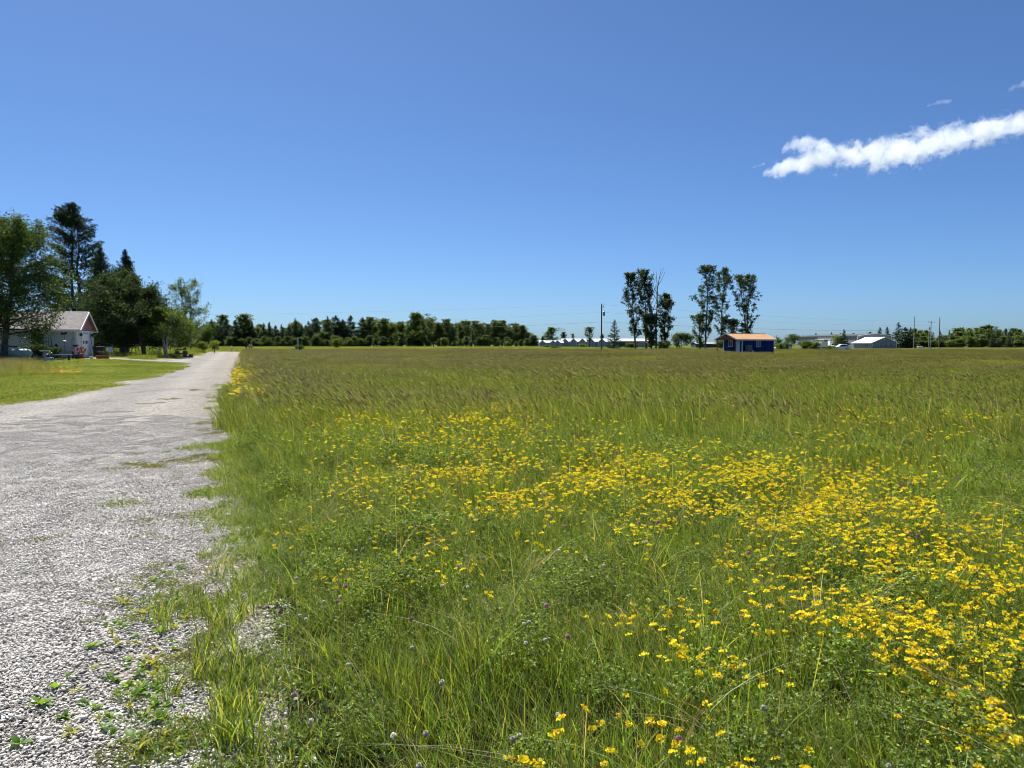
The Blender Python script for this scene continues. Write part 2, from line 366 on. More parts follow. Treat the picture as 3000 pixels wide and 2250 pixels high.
def blades(rng, n, R, h, w, cols, lean=0.25, spread=0.3, seg=3, base=None, droop=0.35, z0=0.0, clump=0, tipcol=None):
    b = disc(rng, n, R, clump) if base is None else base
    hh = rng.uniform(h[0], h[1], n); ww = rng.uniform(w[0], w[1], n)
    ln = WIND[None] * lean * rng.uniform(0.4, 1.5, (n, 1)) + rng.normal(0, spread, (n, 2))
    la = np.linalg.norm(ln, axis=1)
    ang = rng.uniform(0, np.pi, n); side = np.stack([np.cos(ang), np.sin(ang), 0 * ang], 1) * ww[:, None] / 2
    tt = np.linspace(0, 1, seg + 1); V = np.zeros((n, 2 * seg + 1, 3))
    for k, t in enumerate(tt):
        c = np.zeros((n, 3)); c[:, :2] = b + ln * (hh * t ** 1.7)[:, None]
        c[:, 2] = z0 + hh * t * (1 - droop * np.minimum(la, 1.2) * t)
        if k < seg:
            s = side * (1.0 if k == 0 else (1 - t ** 2.2)) ; V[:, 2*k] = c - s; V[:, 2*k+1] = c + s
        else: V[:, 2*k] = c
    Fl = []
    for k in range(seg - 1): Fl += [(2*k, 2*k+1, 2*k+3), (2*k, 2*k+3, 2*k+2)]
    Fl.append((2*seg-2, 2*seg-1, 2*seg))
    Fa = np.arange(n)[:, None, None] * (2*seg+1) + np.array(Fl)[None]
    C = np.repeat(jit(rng, cols, n)[:, None], 2*seg+1, 1)
    if tipcol is not None: C[:, -1] = 0.5 * C[:, -1] + 0.5 * np.array(tipcol)
    return V.reshape(-1, 3), Fa.reshape(-1, 3), C.reshape(-1, 3)
def kites(rng, cen, size, cols, ratio=0.6, nb=0.8, dirs=None, fold=0.0):
    n = len(cen); nrm = rng.standard_normal((n, 3)); nrm[:, 2] = np.abs(nrm[:, 2]) + nb; nrm /= np.linalg.norm(nrm, axis=1)[:, None]
    d = rng.standard_normal((n, 3)) if dirs is None else dirs + 0.25 * rng.standard_normal((n, 3))
    d -= nrm * (d * nrm).sum(1)[:, None]; d /= np.linalg.norm(d, axis=1)[:, None] + 1e-9
    s = np.cross(nrm, d); L = (size * rng.uniform(0.65, 1.35, n))[:, None]
    V = np.stack([cen - d * L / 2, cen + s * L * ratio / 2 + nrm * L * fold, cen + d * L / 2, cen - s * L * ratio / 2 + nrm * L * fold], 1)
    Fa = np.arange(n)[:, None, None] * 4 + np.array([(0, 1, 2), (0, 2, 3)])[None]
    C = np.repeat(jit(rng, cols, n)[:, None], 4, 1)
    return V.reshape(-1, 3), Fa.reshape(-1, 3), C.reshape(-1, 3)
def leaflets(rng, n, R, z, size, cols):
    c = np.zeros((n, 3)); c[:, :2] = disc(rng, n, R); c[:, 2] = z[0] + (z[1] - z[0]) * rng.uniform(0, 1, n) ** 0.7
    cen = np.repeat(c, 3, 0); a = rng.uniform(0, 2*np.pi, n)[:, None] + np.array([0, 2.1, 4.2])[None]; a = a.ravel()
    dr = np.stack([np.cos(a), np.sin(a), 0.2 + 0 * a], 1); cen = cen + dr * size * 0.55
    return kites(rng, cen, size, cols, 0.55, 0.45, dirs=dr, fold=0.06)
def spindles(rng, base, d, L, r, cols, sides=3):
    n = len(base); d = d / np.linalg.norm(d, axis=1)[:, None]
    a = np.cross(d, rng.standard_normal((n, 3))); a /= np.linalg.norm(a, axis=1)[:, None]; b = np.cross(d, a)
    V = [base]
    for fr, rr in ((0.3, 1.0), (0.7, 0.75)):
        for i in range(sides):
            t = 2*np.pi*i/sides + fr; V.append(base + d * (L * fr)[:, None] + (a * np.cos(t) + b * np.sin(t)) * (r * rr)[:, None])
    V.append(base + d * L[:, None]); V = np.stack(V, 1); m = V.shape[1]; Fl = []
    for i in range(sides):
        j = (i + 1) % sides; Fl += [(0, 1+j, 1+i), (1+i, 1+j, 1+sides+j), (1+i, 1+sides+j, 1+sides+i), (1+sides+i, 1+sides+j, m-1)]
    Fa = np.arange(n)[:, None, None] * m + np.array(Fl)[None]; C = np.repeat(jit(rng, cols, n)[:, None], m, 1)
    return V.reshape(-1, 3), Fa.reshape(-1, 3), C.reshape(-1, 3)
def stalks(rng, n, R, h, w, cols, hcols, hl=(0.07, 0.13), hr=(0.004, 0.008), lean=0.35, spread=0.15):
    b = disc(rng, n, R); hh = rng.uniform(h[0], h[1], n)
    ln = WIND[None] * lean * rng.uniform(0.5, 1.5, (n, 1)) + rng.normal(0, spread, (n, 2))
    ww = rng.uniform(w[0], w[1], n); ang = rng.uniform(0, np.pi, n); side = np.stack([np.cos(ang), np.sin(ang), 0*ang], 1) * ww[:, None] / 2
    V = []
    def cen(t):
        c = np.zeros((n, 3)); c[:, :2] = b + ln * (hh * t ** 1.8)[:, None]; c[:, 2] = hh * t * (1 - 0.12 * t); return c
    for t in (0, 0.5, 1.0): V += [cen(t) - side, cen(t) + side]
    V = np.stack(V, 1); Fa = np.arange(n)[:, None, None] * 6 + np.array([(0,1,3),(0,3,2),(2,3,5),(2,5,4)])[None]
    C = np.repeat(jit(rng, cols, n)[:, None], 6, 1)
    tip = cen(1.0); d = cen(1.0) - cen(0.8); d[:, :2] += WIND * 0.05 * rng.uniform(0, 1.5, (n, 1)); d += rng.normal(0, 0.02, (n, 3))
    sp = spindles(rng, tip - d * 0.15, d, rng.uniform(*hl, n), rng.uniform(*hr, n), hcols)
    return cat([(V.reshape(-1, 3), Fa.reshape(-1, 3), C.reshape(-1, 3)), sp])
GRASS = [(0.135, 0.205, 0.032), (0.090, 0.165, 0.026), (0.205, 0.265, 0.048), (0.052, 0.105, 0.020)]
GRASSY = [(0.28, 0.325, 0.062), (0.21, 0.27, 0.050), (0.12, 0.19, 0.032), (0.35, 0.35, 0.12)]
CLOV = [(0.100, 0.160, 0.026), (0.155, 0.225, 0.036), (0.055, 0.095, 0.020), (0.25, 0.31, 0.06)]
DRY = [(0.34, 0.29, 0.17), (0.26, 0.21, 0.12), (0.42, 0.38, 0.25)]
HEADS = [(0.27, 0.245, 0.105), (0.20, 0.165, 0.085), (0.34, 0.31, 0.14), (0.15, 0.115, 0.065)]
HEADT = [(0.38, 0.36, 0.16), (0.31, 0.30, 0.12), (0.26, 0.25, 0.095)]
def pm(name, parts, m=None):
    V, Fq, C = cat(parts); return mesh_np(name, V, [Fq], m or M_PLANT, C)

def scatter(name, pts, meshes, label, catg, rot=None, scl=None, vid=None, seed=1, tilt=0.06, rotr=0.5, kind='stuff'):
    rng = np.random.default_rng(seed); n = len(pts)
    if rot is None:
        rot = rng.normal(0, tilt, (n, 3)); rot[:, 2] = rng.uniform(-rotr, rotr, n)
    if scl is None: scl = np.ones((n, 3))
    scl = np.asarray(scl, np.float32)
    if scl.ndim == 1: scl = np.repeat(scl[:, None], 3, 1)
    if vid is None: vid = rng.integers(0, len(meshes), n)
    me = bpy.data.meshes.new(name); me.vertices.add(n); me.vertices.foreach_set('co', np.asarray(pts, np.float32).ravel())
    for nm, ty, dat in (('rot', 'FLOAT_VECTOR', rot), ('scl', 'FLOAT_VECTOR', scl)):
        at = me.attributes.new(nm, ty, 'POINT'); at.data.foreach_set('vector', np.asarray(dat, np.float32).ravel())
    at = me.attributes.new('vid', 'INT', 'POINT'); at.data.foreach_set('value', np.asarray(vid, np.int32))
    c = bpy.data.collections.new(name + ' kinds')
    for i, m in enumerate(meshes):
        o = bpy.data.objects.new('%s kind %02d' % (name, i), m); c.objects.link(o)
    ng = bpy.data.node_groups.new(name, 'GeometryNodeTree')
    ng.interface.new_socket('Geometry', in_out='INPUT', socket_type='NodeSocketGeometry')
    ng.interface.new_socket('Geometry', in_out='OUTPUT', socket_type='NodeSocketGeometry')
    N = ng.nodes.new; L = ng.links.new
    gi = N('NodeGroupInput'); go = N('NodeGroupOutput'); ip = N('GeometryNodeInstanceOnPoints'); ci = N('GeometryNodeCollectionInfo')
    ci.inputs['Collection'].default_value = c; ci.inputs['Separate Children'].default_value = True; ci.inputs['Reset Children'].default_value = True
    L(gi.outputs[0], ip.inputs['Points']); L(ci.outputs[0], ip.inputs['Instance']); ip.inputs['Pick Instance'].default_value = True
    for nm, ty, sk in (('rot', 'FLOAT_VECTOR', 'Rotation'), ('scl', 'FLOAT_VECTOR', 'Scale'), ('vid', 'INT', 'Instance Index')):
        na = N('GeometryNodeInputNamedAttribute'); na.data_type = ty; na.inputs[0].default_value = nm
        L(na.outputs[0], ip.inputs[sk])
    L(ip.outputs[0], go.inputs[0])
    o = ob(name, me); md = o.modifiers.new('scatter', 'NODES'); md.node_group = ng
    return tag(o, label, catg, kind=kind)
def wedge(rng, n, r0, r1, a0=-48, a1=46):
    a = np.radians(rng.uniform(a0, a1, n)); r = np.sqrt(rng.uniform(r0*r0, r1*r1, n))
    return np.stack([r * np.sin(a), r * np.cos(a)], 1)
def lift(p, dz=0.0): return np.column_stack([p, Hn(p[:, 0], p[:, 1]) + dz])
def vnoise(p, s, seed=0):
    q = p * s + seed * 17.3
    return (np.sin(q[:, 0] * 1.3 + 1.7 * np.sin(q[:, 1] * 0.9)) + np.sin(q[:, 1] * 1.1 + 1.3 * np.sin(q[:, 0] * 1.6 + 2)) + 0.6 * np.sin(q[:, 0] * 2.9 - q[:, 1] * 2.3)) / 2.6
def dedge(p): return (p[:, 0] - edgeR(p[:, 1])) * 0.936
def dplant(p): return dedge(p) - 0.18 * (1 - sst(3, 10, np.hypot(p[:, 0], p[:, 1])))
def mht(p):   # height of the meadow plants
    d = dplant(p); r = np.hypot(p[:, 0], p[:, 1])
    h = 0.27 + 0.34 * sst(6.0, 17, r) - 0.10 * sst(25, 48, r)
    return h * (0.30 + 0.70 * sst(-0.1, 0.9, d)) * (1 + 0.20 * vnoise(p, 0.9, 3) + (0.34 * vnoise(p, 3.1, 13) + 0.22 * vnoise(p, 5.3, 5)) * (1 - sst(8, 20, r)))

rg = np.random.default_rng(11)
# near patches, about 0.7 m wide
NB = [pm('n%d' % k, [blades(rg, 150, 0.36, (0.12, 0.40), (0.0028, 0.006), GRASS, 0.22, 0.30, 4, clump=7 if k % 2 else 0),
                     blades(rg, 60, 0.36, (0.2, 0.46), (0.0025, 0.005), GRASSY, 0.25, 0.28, 4), blades(rg, 14, 0.3, (0.18, 0.38), (0.006, 0.010), GRASS[:3], 0.15, 0.25, 5),
                     blades(rg, 12, 0.36, (0.15, 0.40), (0.002, 0.005), DRY, 0.3, 0.7, 4)]) for k in range(6)]
NC = [pm('c%d' % k, [leaflets(rg, 210, 0.32, (0.03, 0.27), 0.013, CLOV), leaflets(rg, 90, 0.32, (0.06, 0.29), 0.010, GRASS), leaflets(rg, 26, 0.32, (0.06, 0.25), 0.020, CLOV),
                     blades(rg, 110, 0.32, (0.10, 0.28), (0.0012, 0.0022), CLOV + GRASS, 0.1, 0.4, 2),
                     blades(rg, 75, 0.34, (0.15, 0.36), (0.0025, 0.005), GRASS + GRASSY, 0.2, 0.35, 4)]) for k in range(6)]
NS = [pm('s%d' % k, [stalks(rg, 7, 0.35, (0.38, 0.62), (0.0018, 0.003), GRASSY + DRY, HEADS + HEADT, (0.04, 0.10), (0.003, 0.006), 0.35, 0.25)]) for k in range(4)]
p = wedge(rg, 2500, 1.2, 13.5); p = p[(dplant(p) > 0.02) & (vnoise(p, 2.1, 21) + 0.5 * vnoise(p, 4.7, 4) > -0.62 - 0.5 * sst(6, 11, np.hypot(p[:, 0], p[:, 1])))]
hh = mht(p) / 0.30
scatter('near_meadow_grass', lift(p, 0.015), NB, 'fine green grass blades filling the near meadow beside the gravel', 'grass', scl=np.column_stack([0.9 + 0*hh, 0.9 + 0*hh, hh * 0.85]) * rg.uniform(0.85, 1.15, (len(p), 1)))
p = wedge(rg, 1500, 1.2, 12); p = p[(dplant(p) > 0.12) & (vnoise(p, 1.1, 5) > -0.30) & (vnoise(p, 2.1, 21) + 0.5 * vnoise(p, 4.7, 4) > -0.50 - 0.5 * sst(6, 11, np.hypot(p[:, 0], p[:, 1])))]
hh = mht(p) / 0.30
scatter('clover_foliage', lift(p, 0.01), NC, 'small dark clover and trefoil leaves between the near grass', 'foliage', scl=np.column_stack([1.0 + 0*hh, 1.0 + 0*hh, np.minimum(hh, 1.35)]), rotr=3.14)
def mound(rng, R, Hh, n, size, cols):
    d = rng.standard_normal((n, 3)); d[:, 2] = np.abs(d[:, 2]) + 0.05; d /= np.linalg.norm(d, axis=1)[:, None]
    lump = 1 + 0.22 * np.sin(d[:, 0] * 7 + 1.3) * np.sin(d[:, 1] * 6 + 0.4) + 0.12 * rng.standard_normal(n)
    c = d * np.array([R, R, Hh]) * (lump * (0.72 + 0.28 * rng.uniform(0, 1, n) ** 0.5))[:, None]
    cen = np.repeat(c, 3, 0); a = (rng.uniform(0, 2*np.pi, n)[:, None] + np.array([0, 2.1, 4.2])[None]).ravel()
    dr = np.stack([np.cos(a), np.sin(a), 0.3 * np.sin(a * 3)], 1) + 0.35 * np.repeat(d, 3, 0)
    return kites(rng, cen + dr * size * 0.5, size, cols, 0.6, 0.5, dirs=dr, fold=0.06)
NM = [pm('mo%d' % k, [mound(rg, 0.20, 0.30, 620, 0.0135 + 0.002 * (k % 3), CLOV if k % 2 else CLOV + GRASS[:3]), blades(rg, 60, 0.16, (0.12, 0.30), (0.0014, 0.0024), CLOV, 0.05, 0.35, 2), blades(rg, 16, 0.2, (0.25, 0.42), (0.003, 0.006), GRASSY[:2] + GRASS[:2], 0.2, 0.3, 4)]) for k in range(6)]
p = wedge(rg, 1150, 1.7, 11.5); p = p[(dplant(p) > 0.16) & (vnoise(p, 1.5, 27) + 0.4 * vnoise(p, 4.1, 2) > -0.35)]
r = np.hypot(p[:, 0], p[:, 1])
scatter('clover_clumps', lift(p), NM, 'bushy sunlit clover and trefoil clumps with dark gaps between', 'foliage', scl=(0.85 + 0.35 * sst(6, 12, r)) * rg.uniform(0.65, 1.35, len(p)), rotr=3.1, tilt=0.12)
ND = [pm('nd%d' % k, [blades(rg, 9, 0.08, (0.35, 0.6), (0.003, 0.006), DRY, 1.0, 0.35, 6, droop=0.55)]) for k in range(3)]
p = wedge(rg, 130, 2.0, 8); p = p[dplant(p) > 0.4]
scatter('bent_dry_stalks', lift(p, 0.08), ND, 'bent pale dry stalks lying over the near meadow', 'grass', rotr=3.1)
NT = [pm('t%d' % k, [blades(rg, 55, 0.10, (0.2, 0.46), (0.005, 0.010), GRASSY[:2] + GRASS[:3], 0.15, 0.30, 5), blades(rg, 8, 0.1, (0.2, 0.45), (0.003, 0.006), DRY, 0.2, 0.5, 4)]) for k in range(5)]
p = wedge(rg, 620, 1.8, 11); p = p[(dplant(p) > 0.15) & (vnoise(p, 1.3, 17) > -0.2)]
scatter('meadow_tussocks', lift(p), NT, 'lush broad bladed grass tussocks in the near meadow', 'grass', scl=np.clip(mht(p) / 0.30, 0.5, 1.3) * rg.uniform(0.8, 1.2, len(p)), rotr=3.1)
p = wedge(rg, 1500, 2.2, 16); r = np.hypot(p[:, 0], p[:, 1]); p = p[(dedge(p) > 0.3) & (rg.uniform(0, 1, len(p)) < 0.15 + 0.85 * sst(4, 11, r))]
scatter('near_seed_stalks', lift(p), NS, 'thin brown seed stalks rising over the near meadow', 'grass', scl=np.clip(mht(p) / 0.36, 0.5, 1.5))
# middle meadow, patches about 1.8 m wide
MBm = [pm('m%d' % k, [blades(rg, 430, 0.95, (0.30, 0.62), (0.006, 0.011), GRASS + GRASS[:2] + GRASSY[1:3] + HEADT[1:], 0.28, 0.20, 3), blades(rg, 60, 0.95, (0.3, 0.6), (0.004, 0.008), DRY, 0.3, 0.3, 3)]) for k in range(5)]
MS = [pm('ms%d' % k, [stalks(rg, 72, 0.95, (0.55, 0.80), (0.003, 0.005), GRASSY + DRY, HEADS[:3] + HEADT + HEADT, (0.07, 0.15), (0.006, 0.011), 0.40, 0.13)]) for k in range(4)]
p = wedge(rg, 4600, 12, 46); p = p[dedge(p) > 0.25]
scatter('middle_meadow_grass', lift(p), MBm, 'tall green grass across the middle of the meadow', 'grass', scl=mht(p) / 0.52, tilt=0.03, rotr=0.35)
p = wedge(rg, 3200, 13, 48); r = np.hypot(p[:, 0], p[:, 1]); vn = vnoise(p, 0.16, 2)
p = p[(dedge(p) > 0.35) & (rg.uniform(0, 1, len(p)) < (0.24 + 0.50 * sst(12, 40, r)) * (0.8 + 0.5 * vn))]
scatter('middle_seed_stalks', lift(p), MS, 'brown seed heads leaning over the middle of the meadow', 'grass', scl=mht(p) / 0.62, tilt=0.02, rotr=0.25)
# far meadow, patches about 6 m wide
FB = [pm('f%d' % k, [blades(rg, 1500, 3.1, (0.26, 0.46), (0.016, 0.03), GRASS + GRASSY, 0.3, 0.2, 2), blades(rg, 300, 3.1, (0.3, 0.48), (0.01, 0.02), DRY, 0.3, 0.3, 2)]) for k in range(4)]
FS = [pm('fs%d' % k, [stalks(rg, 430, 3.1, (0.40, 0.60), (0.006, 0.010), GRASSY + DRY, HEADS[:3] + HEADT + GRASSY[:1], (0.10, 0.17), (0.010, 0.018), 0.38, 0.12)]) for k in range(4)]
p = wedge(rg, 3000, 43, 168, -30, 46); p = p[(dedge(p) > 2.2) & (np.hypot(p[:, 0] - 38, p[:, 1] - 118) > 15)]
scatter('far_meadow_grass', lift(p), FB, 'olive green tall grass in the far part of the meadow', 'grass', scl=rg.uniform(0.85, 1.1, len(p)), tilt=0.01, rotr=0.3)
p = wedge(rg, 2600, 40, 168, -30, 46); p = p[(dedge(p) > 2.5) & (np.hypot(p[:, 0] - 38, p[:, 1] - 118) > 14) & (rg.uniform(0, 1, len(p)) < 0.46 + 0.16 * vnoise(p, 0.05, 4) + 0.16 * vnoise(p, 0.23, 9))]
scatter('far_seed_stalks', lift(p), FS, 'haze of brown seed heads over the far meadow', 'grass', scl=rg.uniform(0.85, 1.1, len(p)), tilt=0.01, rotr=0.3)
# narrow strip of tall grass along the road in the distance
q = np.arange(14, 146, 0.8); q = np.repeat(q, 3); q = q + rg.uniform(-0.4, 0.4, len(q)); d = rg.uniform(0.2, 2.4, len(q)) 
p = np.column_stack([edgeR(q) + d, q])
scatter('verge_grass', lift(p), MS + MBm, 'feathery tall grass spilling over the road edge into the distance', 'grass', scl=0.75 + 0.3 * sst(0.2, 1.5, d), tilt=0.03, rotr=0.3)
p = np.column_stack([38 + rg.uniform(-16, 18, 60), 118 + rg.uniform(-16, 14, 60)])
scatter('shed_yard_grass', lift(p), FB, 'shorter trodden grass around the blue shed', 'grass', scl=rg.uniform(0.45, 0.6, len(p)), tilt=0.01)
# hay strip beyond the meadow
HB = [pm('h%d' % k, [blades(rg, 1500, 6.2, (0.16, 0.34), (0.04, 0.08), GRASSY + GRASS + HEADT, 0.2, 0.3, 2)]) for k in range(3)]
p = wedge(rg, 2600, 160, 385, -32, 46)
scatter('hay_field_grass', lift(p), HB, 'pale yellow green mown grass strip before the treeline', 'grass', tilt=0.01, rotr=1.5)
# lawn on the left
LB = [pm('l%d' % k, [blades(rg, 900, 0.95, (0.03, 0.09), (0.006, 0.012), GRASSY + GRASSY[:2] + GRASS[:3] + DRY, 0.1, 0.5, 2), blades(rg, 240, 0.95, (0.03, 0.10), (0.004, 0.010), DRY, 0.1, 0.5, 2), leaflets(rg, 80, 0.95, (0.02, 0.07), 0.03, GRASS)]) for k in range(4)]
def leftp(rng, n, y0, y1, w):
    y = rng.uniform(y0, y1, n); x = edgeL(y) + 0.35 - w * rng.uniform(0, 1, n) ** 1.4
    return np.column_stack([x, y])
p = leftp(rg, 4600, 12, 62, 26); p = p[vnoise(p, 0.9, 31) + 0.6 * vnoise(p, 2.3, 8) > -0.75 + 0.5 * (p[:, 0] > edgeL(p[:, 1]) - 0.5)]
scatter('lawn_grass', lift(p), LB, 'short bright mown lawn between road and house', 'grass', tilt=0.02, rotr=3.1, scl=np.column_stack([np.ones(len(p)), np.ones(len(p)), np.clip(1.1 + 0.9 * vnoise(p, 0.5, 6) + 0.5 * vnoise(p, 1.9, 2), 0.4, 2.4)]))
p = np.column_stack([rg.uniform(-75, -26, 2600), rg.uniform(68, 150, 2600)]); p = p[(p[:, 0] < edgeL(p[:, 1]) - 0.6)]
scatter('back_lawn_grass', lift(p), LB + LB + MBm[:1], 'grass under and beyond the maples behind the driveway', 'grass', tilt=0.02, rotr=3.1, scl=np.where(p[:, 1] > 84, 1.6, 0.9) * rg.uniform(0.9, 1.3, len(p)))
# tall weeds at the far left of the lawn
WB = [pm('w%d' % k, [blades(rg, 90, 0.5, (0.3, 0.75), (0.008, 0.014), GRASS + GRASSY, 0.2, 0.25, 3), stalks(rg, 22, 0.5, (0.6, 1.05), (0.004, 0.006), DRY, HEADT, (0.08, 0.14), (0.008, 0.013), 0.3, 0.2)]) for k in range(3)]
c = [GP(*q) for q in ((10, 1092), (40, 1086), (30, 1075), (60, 1082), (0, 1110), (-40, 1090), (30, 1100), (75, 1074), (10, 1068))]
p = np.concatenate([rg.normal(0, 0.8, (26, 2)) + np.array([[v.x, v.y]]) for v in c])
scatter('tall_lawn_weeds', lift(p), WB, 'tall pale weeds at the left end of the lawn', 'weeds', scl=rg.uniform(0.4, 0.7, len(p)))

# ------------------------------------------------------------------ gravel stones
def stone(rng):
    bm = bmesh.new(); bmesh.ops.create_icosphere(bm, subdivisions=1, radius=0.5)
    for v in bm.verts:
        v.co *= rng.uniform(0.62, 1.25); v.co.z *= 0.45; v.co.y *= 0.8
    V = np.array([v.co[:] for v in bm.verts]); Fq = np.array([[v.index for v in f.verts] for f in bm.faces]); bm.free(); return V, Fq
ST = [stone(rg) for _ in range(6)]
SCOL = [(0.40, 0.375, 0.336), (0.47, 0.445, 0.402), (0.30, 0.28, 0.25), (0.48, 0.457, 0.413), (0.24, 0.223, 0.20), (0.39, 0.345, 0.295), (0.15, 0.14, 0.127), (0.33, 0.303, 0.27)]
def stone_patch(rng, n, R, s):
    parts = []; b = disc(rng, n, R)
    for i in range(n):
        V, Fq = ST[rng.integers(6)]; k = rng.uniform(*s) * (1.0 if rng.uniform() < 0.9 else 1.5); a = rng.uniform(0, 6.28); t = rng.normal(0, 0.25, 2)
        R3 = np.array([[math.cos(a), -math.sin(a), t[0]], [math.sin(a), math.cos(a), t[1]], [-t[0], -t[1], 1]])
        parts.append((V @ R3.T * k + np.array([b[i, 0], b[i, 1], k * 0.08]), Fq, np.repeat(np.array(SCOL)[rng.integers(len(SCOL))][None] * rng.uniform(1.05, 1.6), len(V), 0)))
    return cat(parts)
m = bpy.data.materials.new('loose stones'); m.use_nodes = True; b_ = m.node_tree.nodes['Principled BSDF']; b_.inputs['Roughness'].default_value = 0.85
b_.inputs['Specular IOR Level'].default_value = 0.25
at_ = m.node_tree.nodes.new('ShaderNodeAttribute'); at_.attribute_name = 'tint'; m.node_tree.links.new(at_.outputs[0], b_.inputs['Base Color']); M_STONES = m
SP = []
for k in range(4):
    V, Fq, C = stone_patch(rg, 950, 0.36, (0.008, 0.019)); SP.append(mesh_np('sp%d' % k, V, [Fq], M_STONES, C))
def roadz(p):
    t = (p[:, 0] - edgeL(p[:, 1])) / (edgeR(p[:, 1]) + 0.24 - edgeL(p[:, 1])); return Hn(p[:, 0], p[:, 1]) + 0.018 + 0.05 * np.sin(np.clip(t, 0, 1) * math.pi)
p = wedge(rg, 7000, 1.4, 20, -62, 5); d = dedge(p); r = np.hypot(p[:, 0], p[:, 1]); p = p[(d < -0.10) & ((d < -0.75) | (rg.uniform(0, 1, len(p)) < 0.45)) & (p[:, 0] > edgeL(p[:, 1]) + 0.2) & (rg.uniform(0, 1, len(p)) < 1 - sst(5, 20, r))]
scatter('gravel', np.column_stack([p, roadz(p)]), SP, 'loose pale crushed limestone covering the near road', 'gravel', tilt=0.02, rotr=3.14)
# low weeds and grass creeping over the road edge
GW = [pm('gw%d' % k, [blades(rg, 45, 0.13, (0.02, 0.10), (0.003, 0.006), GRASS + GRASSY, 0.1, 0.6, 3), leaflets(rg, 14, 0.13, (0.005, 0.03), 0.016, GRASS)]) for k in range(5)]
GM = [pm('gm%d' % k, [leaflets(rg, 70, 0.12, (0.006, 0.025), 0.013, [(0.10, 0.13, 0.03), (0.14, 0.15, 0.05), (0.16, 0.13, 0.06)])]) for k in range(4)]
y = rg.uniform(1.5, 30, 5200); d = -np.abs(rg.normal(0, 0.85, len(y))) + 0.5
p = np.column_stack([edgeR(y) + d, y]); vn = vnoise(p, 1.6, 8) + 0.5 * vnoise(p, 4.0, 9)
keep = (vn > 0.38 + 0.5 * np.maximum(-d - 0.1, 0) - (0.35 + 0.85 * sst(3.5, 7, y)) * np.exp(-np.maximum(-d, 0) / 0.35)) & (rg.uniform(0, 1, len(y)) < 0.62); p = p[keep]
scatter('road_edge_grass', np.column_stack([p, roadz(p)]), GW, 'patchy low grass creeping from the meadow onto the gravel', 'grass', scl=rg.uniform(0.6, 1.35, len(p)), rotr=3.1)
p = wedge(rg, 5200, 2, 30, -40, -17); d = dedge(p); vn = vnoise(p, 1.2, 6) + 0.6 * vnoise(p, 3.1, 2)
p = p[(d < 0) & (vn > 0.55 + 0.28 * np.abs(d + 0.4)) & (p[:, 0] > edgeL(p[:, 1]) + 0.3)]
scatter('gravel_mat_weeds', np.column_stack([p, roadz(p) + 0.006]), GM, 'tiny mat weeds growing flat between the gravel stones', 'weeds', scl=rg.uniform(0.5, 1.3, len(p)), rotr=3.1)
kx = 3000 / 2212; q_ = []
for _ in range(520):
    x = rg.normal(360, 85); y = 1060 + 600 * rg.uniform(0, 1) ** 0.8
    if x > 520: continue
    v = GP(x * kx, y * kx, 0.03); q_.append((v.x, v.y))
p = np.array(q_); p = p[(vnoise(p, 2.3, 14) + 0.6 * vnoise(p, 5.1, 3) > 0.22) & (dedge(p) < 0.1)]
scatter('gravel_edge_weeds', np.column_stack([p, roadz(p) + 0.004]), GW + GM + GM, 'small low weeds dotted through the gravel beside the meadow', 'weeds', scl=rg.uniform(0.3, 0.7, len(p)), rotr=3.1)
#SECTION3
# ------------------------------------------------------------------ flowers
rf = np.random.default_rng(23)
YEL = [(0.84, 0.64, 0.012), (0.86, 0.70, 0.02), (0.82, 0.56, 0.008), (0.88, 0.74, 0.03)]
def trefoil_head(rng, n=6):
    parts = []
    for i in range(n):
        a = 2*np.pi*i/n + rng.uniform(-0.3, 0.3); o = np.array([math.cos(a), math.sin(a), 0.0]); s = np.array([-o[1], o[0], 0]); r = rng.uniform(0.008, 0.011)
        c = o * r * 0.55; up = np.array([0, 0, 1.0]); t = rng.uniform(0.3, 0.7)
        # banner petal: fan of four triangles, keel: small wedge
        b0 = c; b1 = c + s*0.0055 + o*0.004 + up*0.007*t; b2 = c + s*0.003 + o*0.006 + up*0.012*t; b3 = c - s*0.003 + o*0.006 + up*0.012*t; b4 = c - s*0.0055 + o*0.004 + up*0.007*t
        k1 = c + o*0.011 + up*0.002; k2 = c + o*0.006 + s*0.003 - up*0.001; k3 = c + o*0.006 - s*0.003 - up*0.001; k4 = c + o*0.007 + up*0.005
        V = np.array([b0, b1, b2, b3, b4, k1, k2, k3, k4]); Fq = np.array([(0,1,2),(0,2,3),(0,3,4),(0,6,8),(6,5,8),(5,7,8),(7,0,8)])
        parts.append((V, Fq, np.repeat(jit(rng, YEL, 1, 0.08), 9, 0)))
    cc = kites(rng, np.zeros((3, 3)) + np.array([0, 0, 0.004]) + rng.normal(0, 0.002, (3, 3)), 0.012, YEL, 0.9)
    return cat(parts + [cc])
def stem_arr(rng, h, w=0.0018, col=CLOV):
    return blades(rng, 1, 0.001, (h, h), (w, w), col, 0.0, 0.02, 3)
HEADM = []
for k in range(5):
    V, Fq, C = trefoil_head(rf, 5 + k % 3); HEADM.append(mesh_np('flower_head%d' % k, V * 1.25, [Fq], M_PETAL, C))
STEMM = mesh_np('stem', *[(lambda t: (t[0], [t[1]], M_PLANT, t[2]))(stem_arr(rf, 0.30, 0.0022))][0])
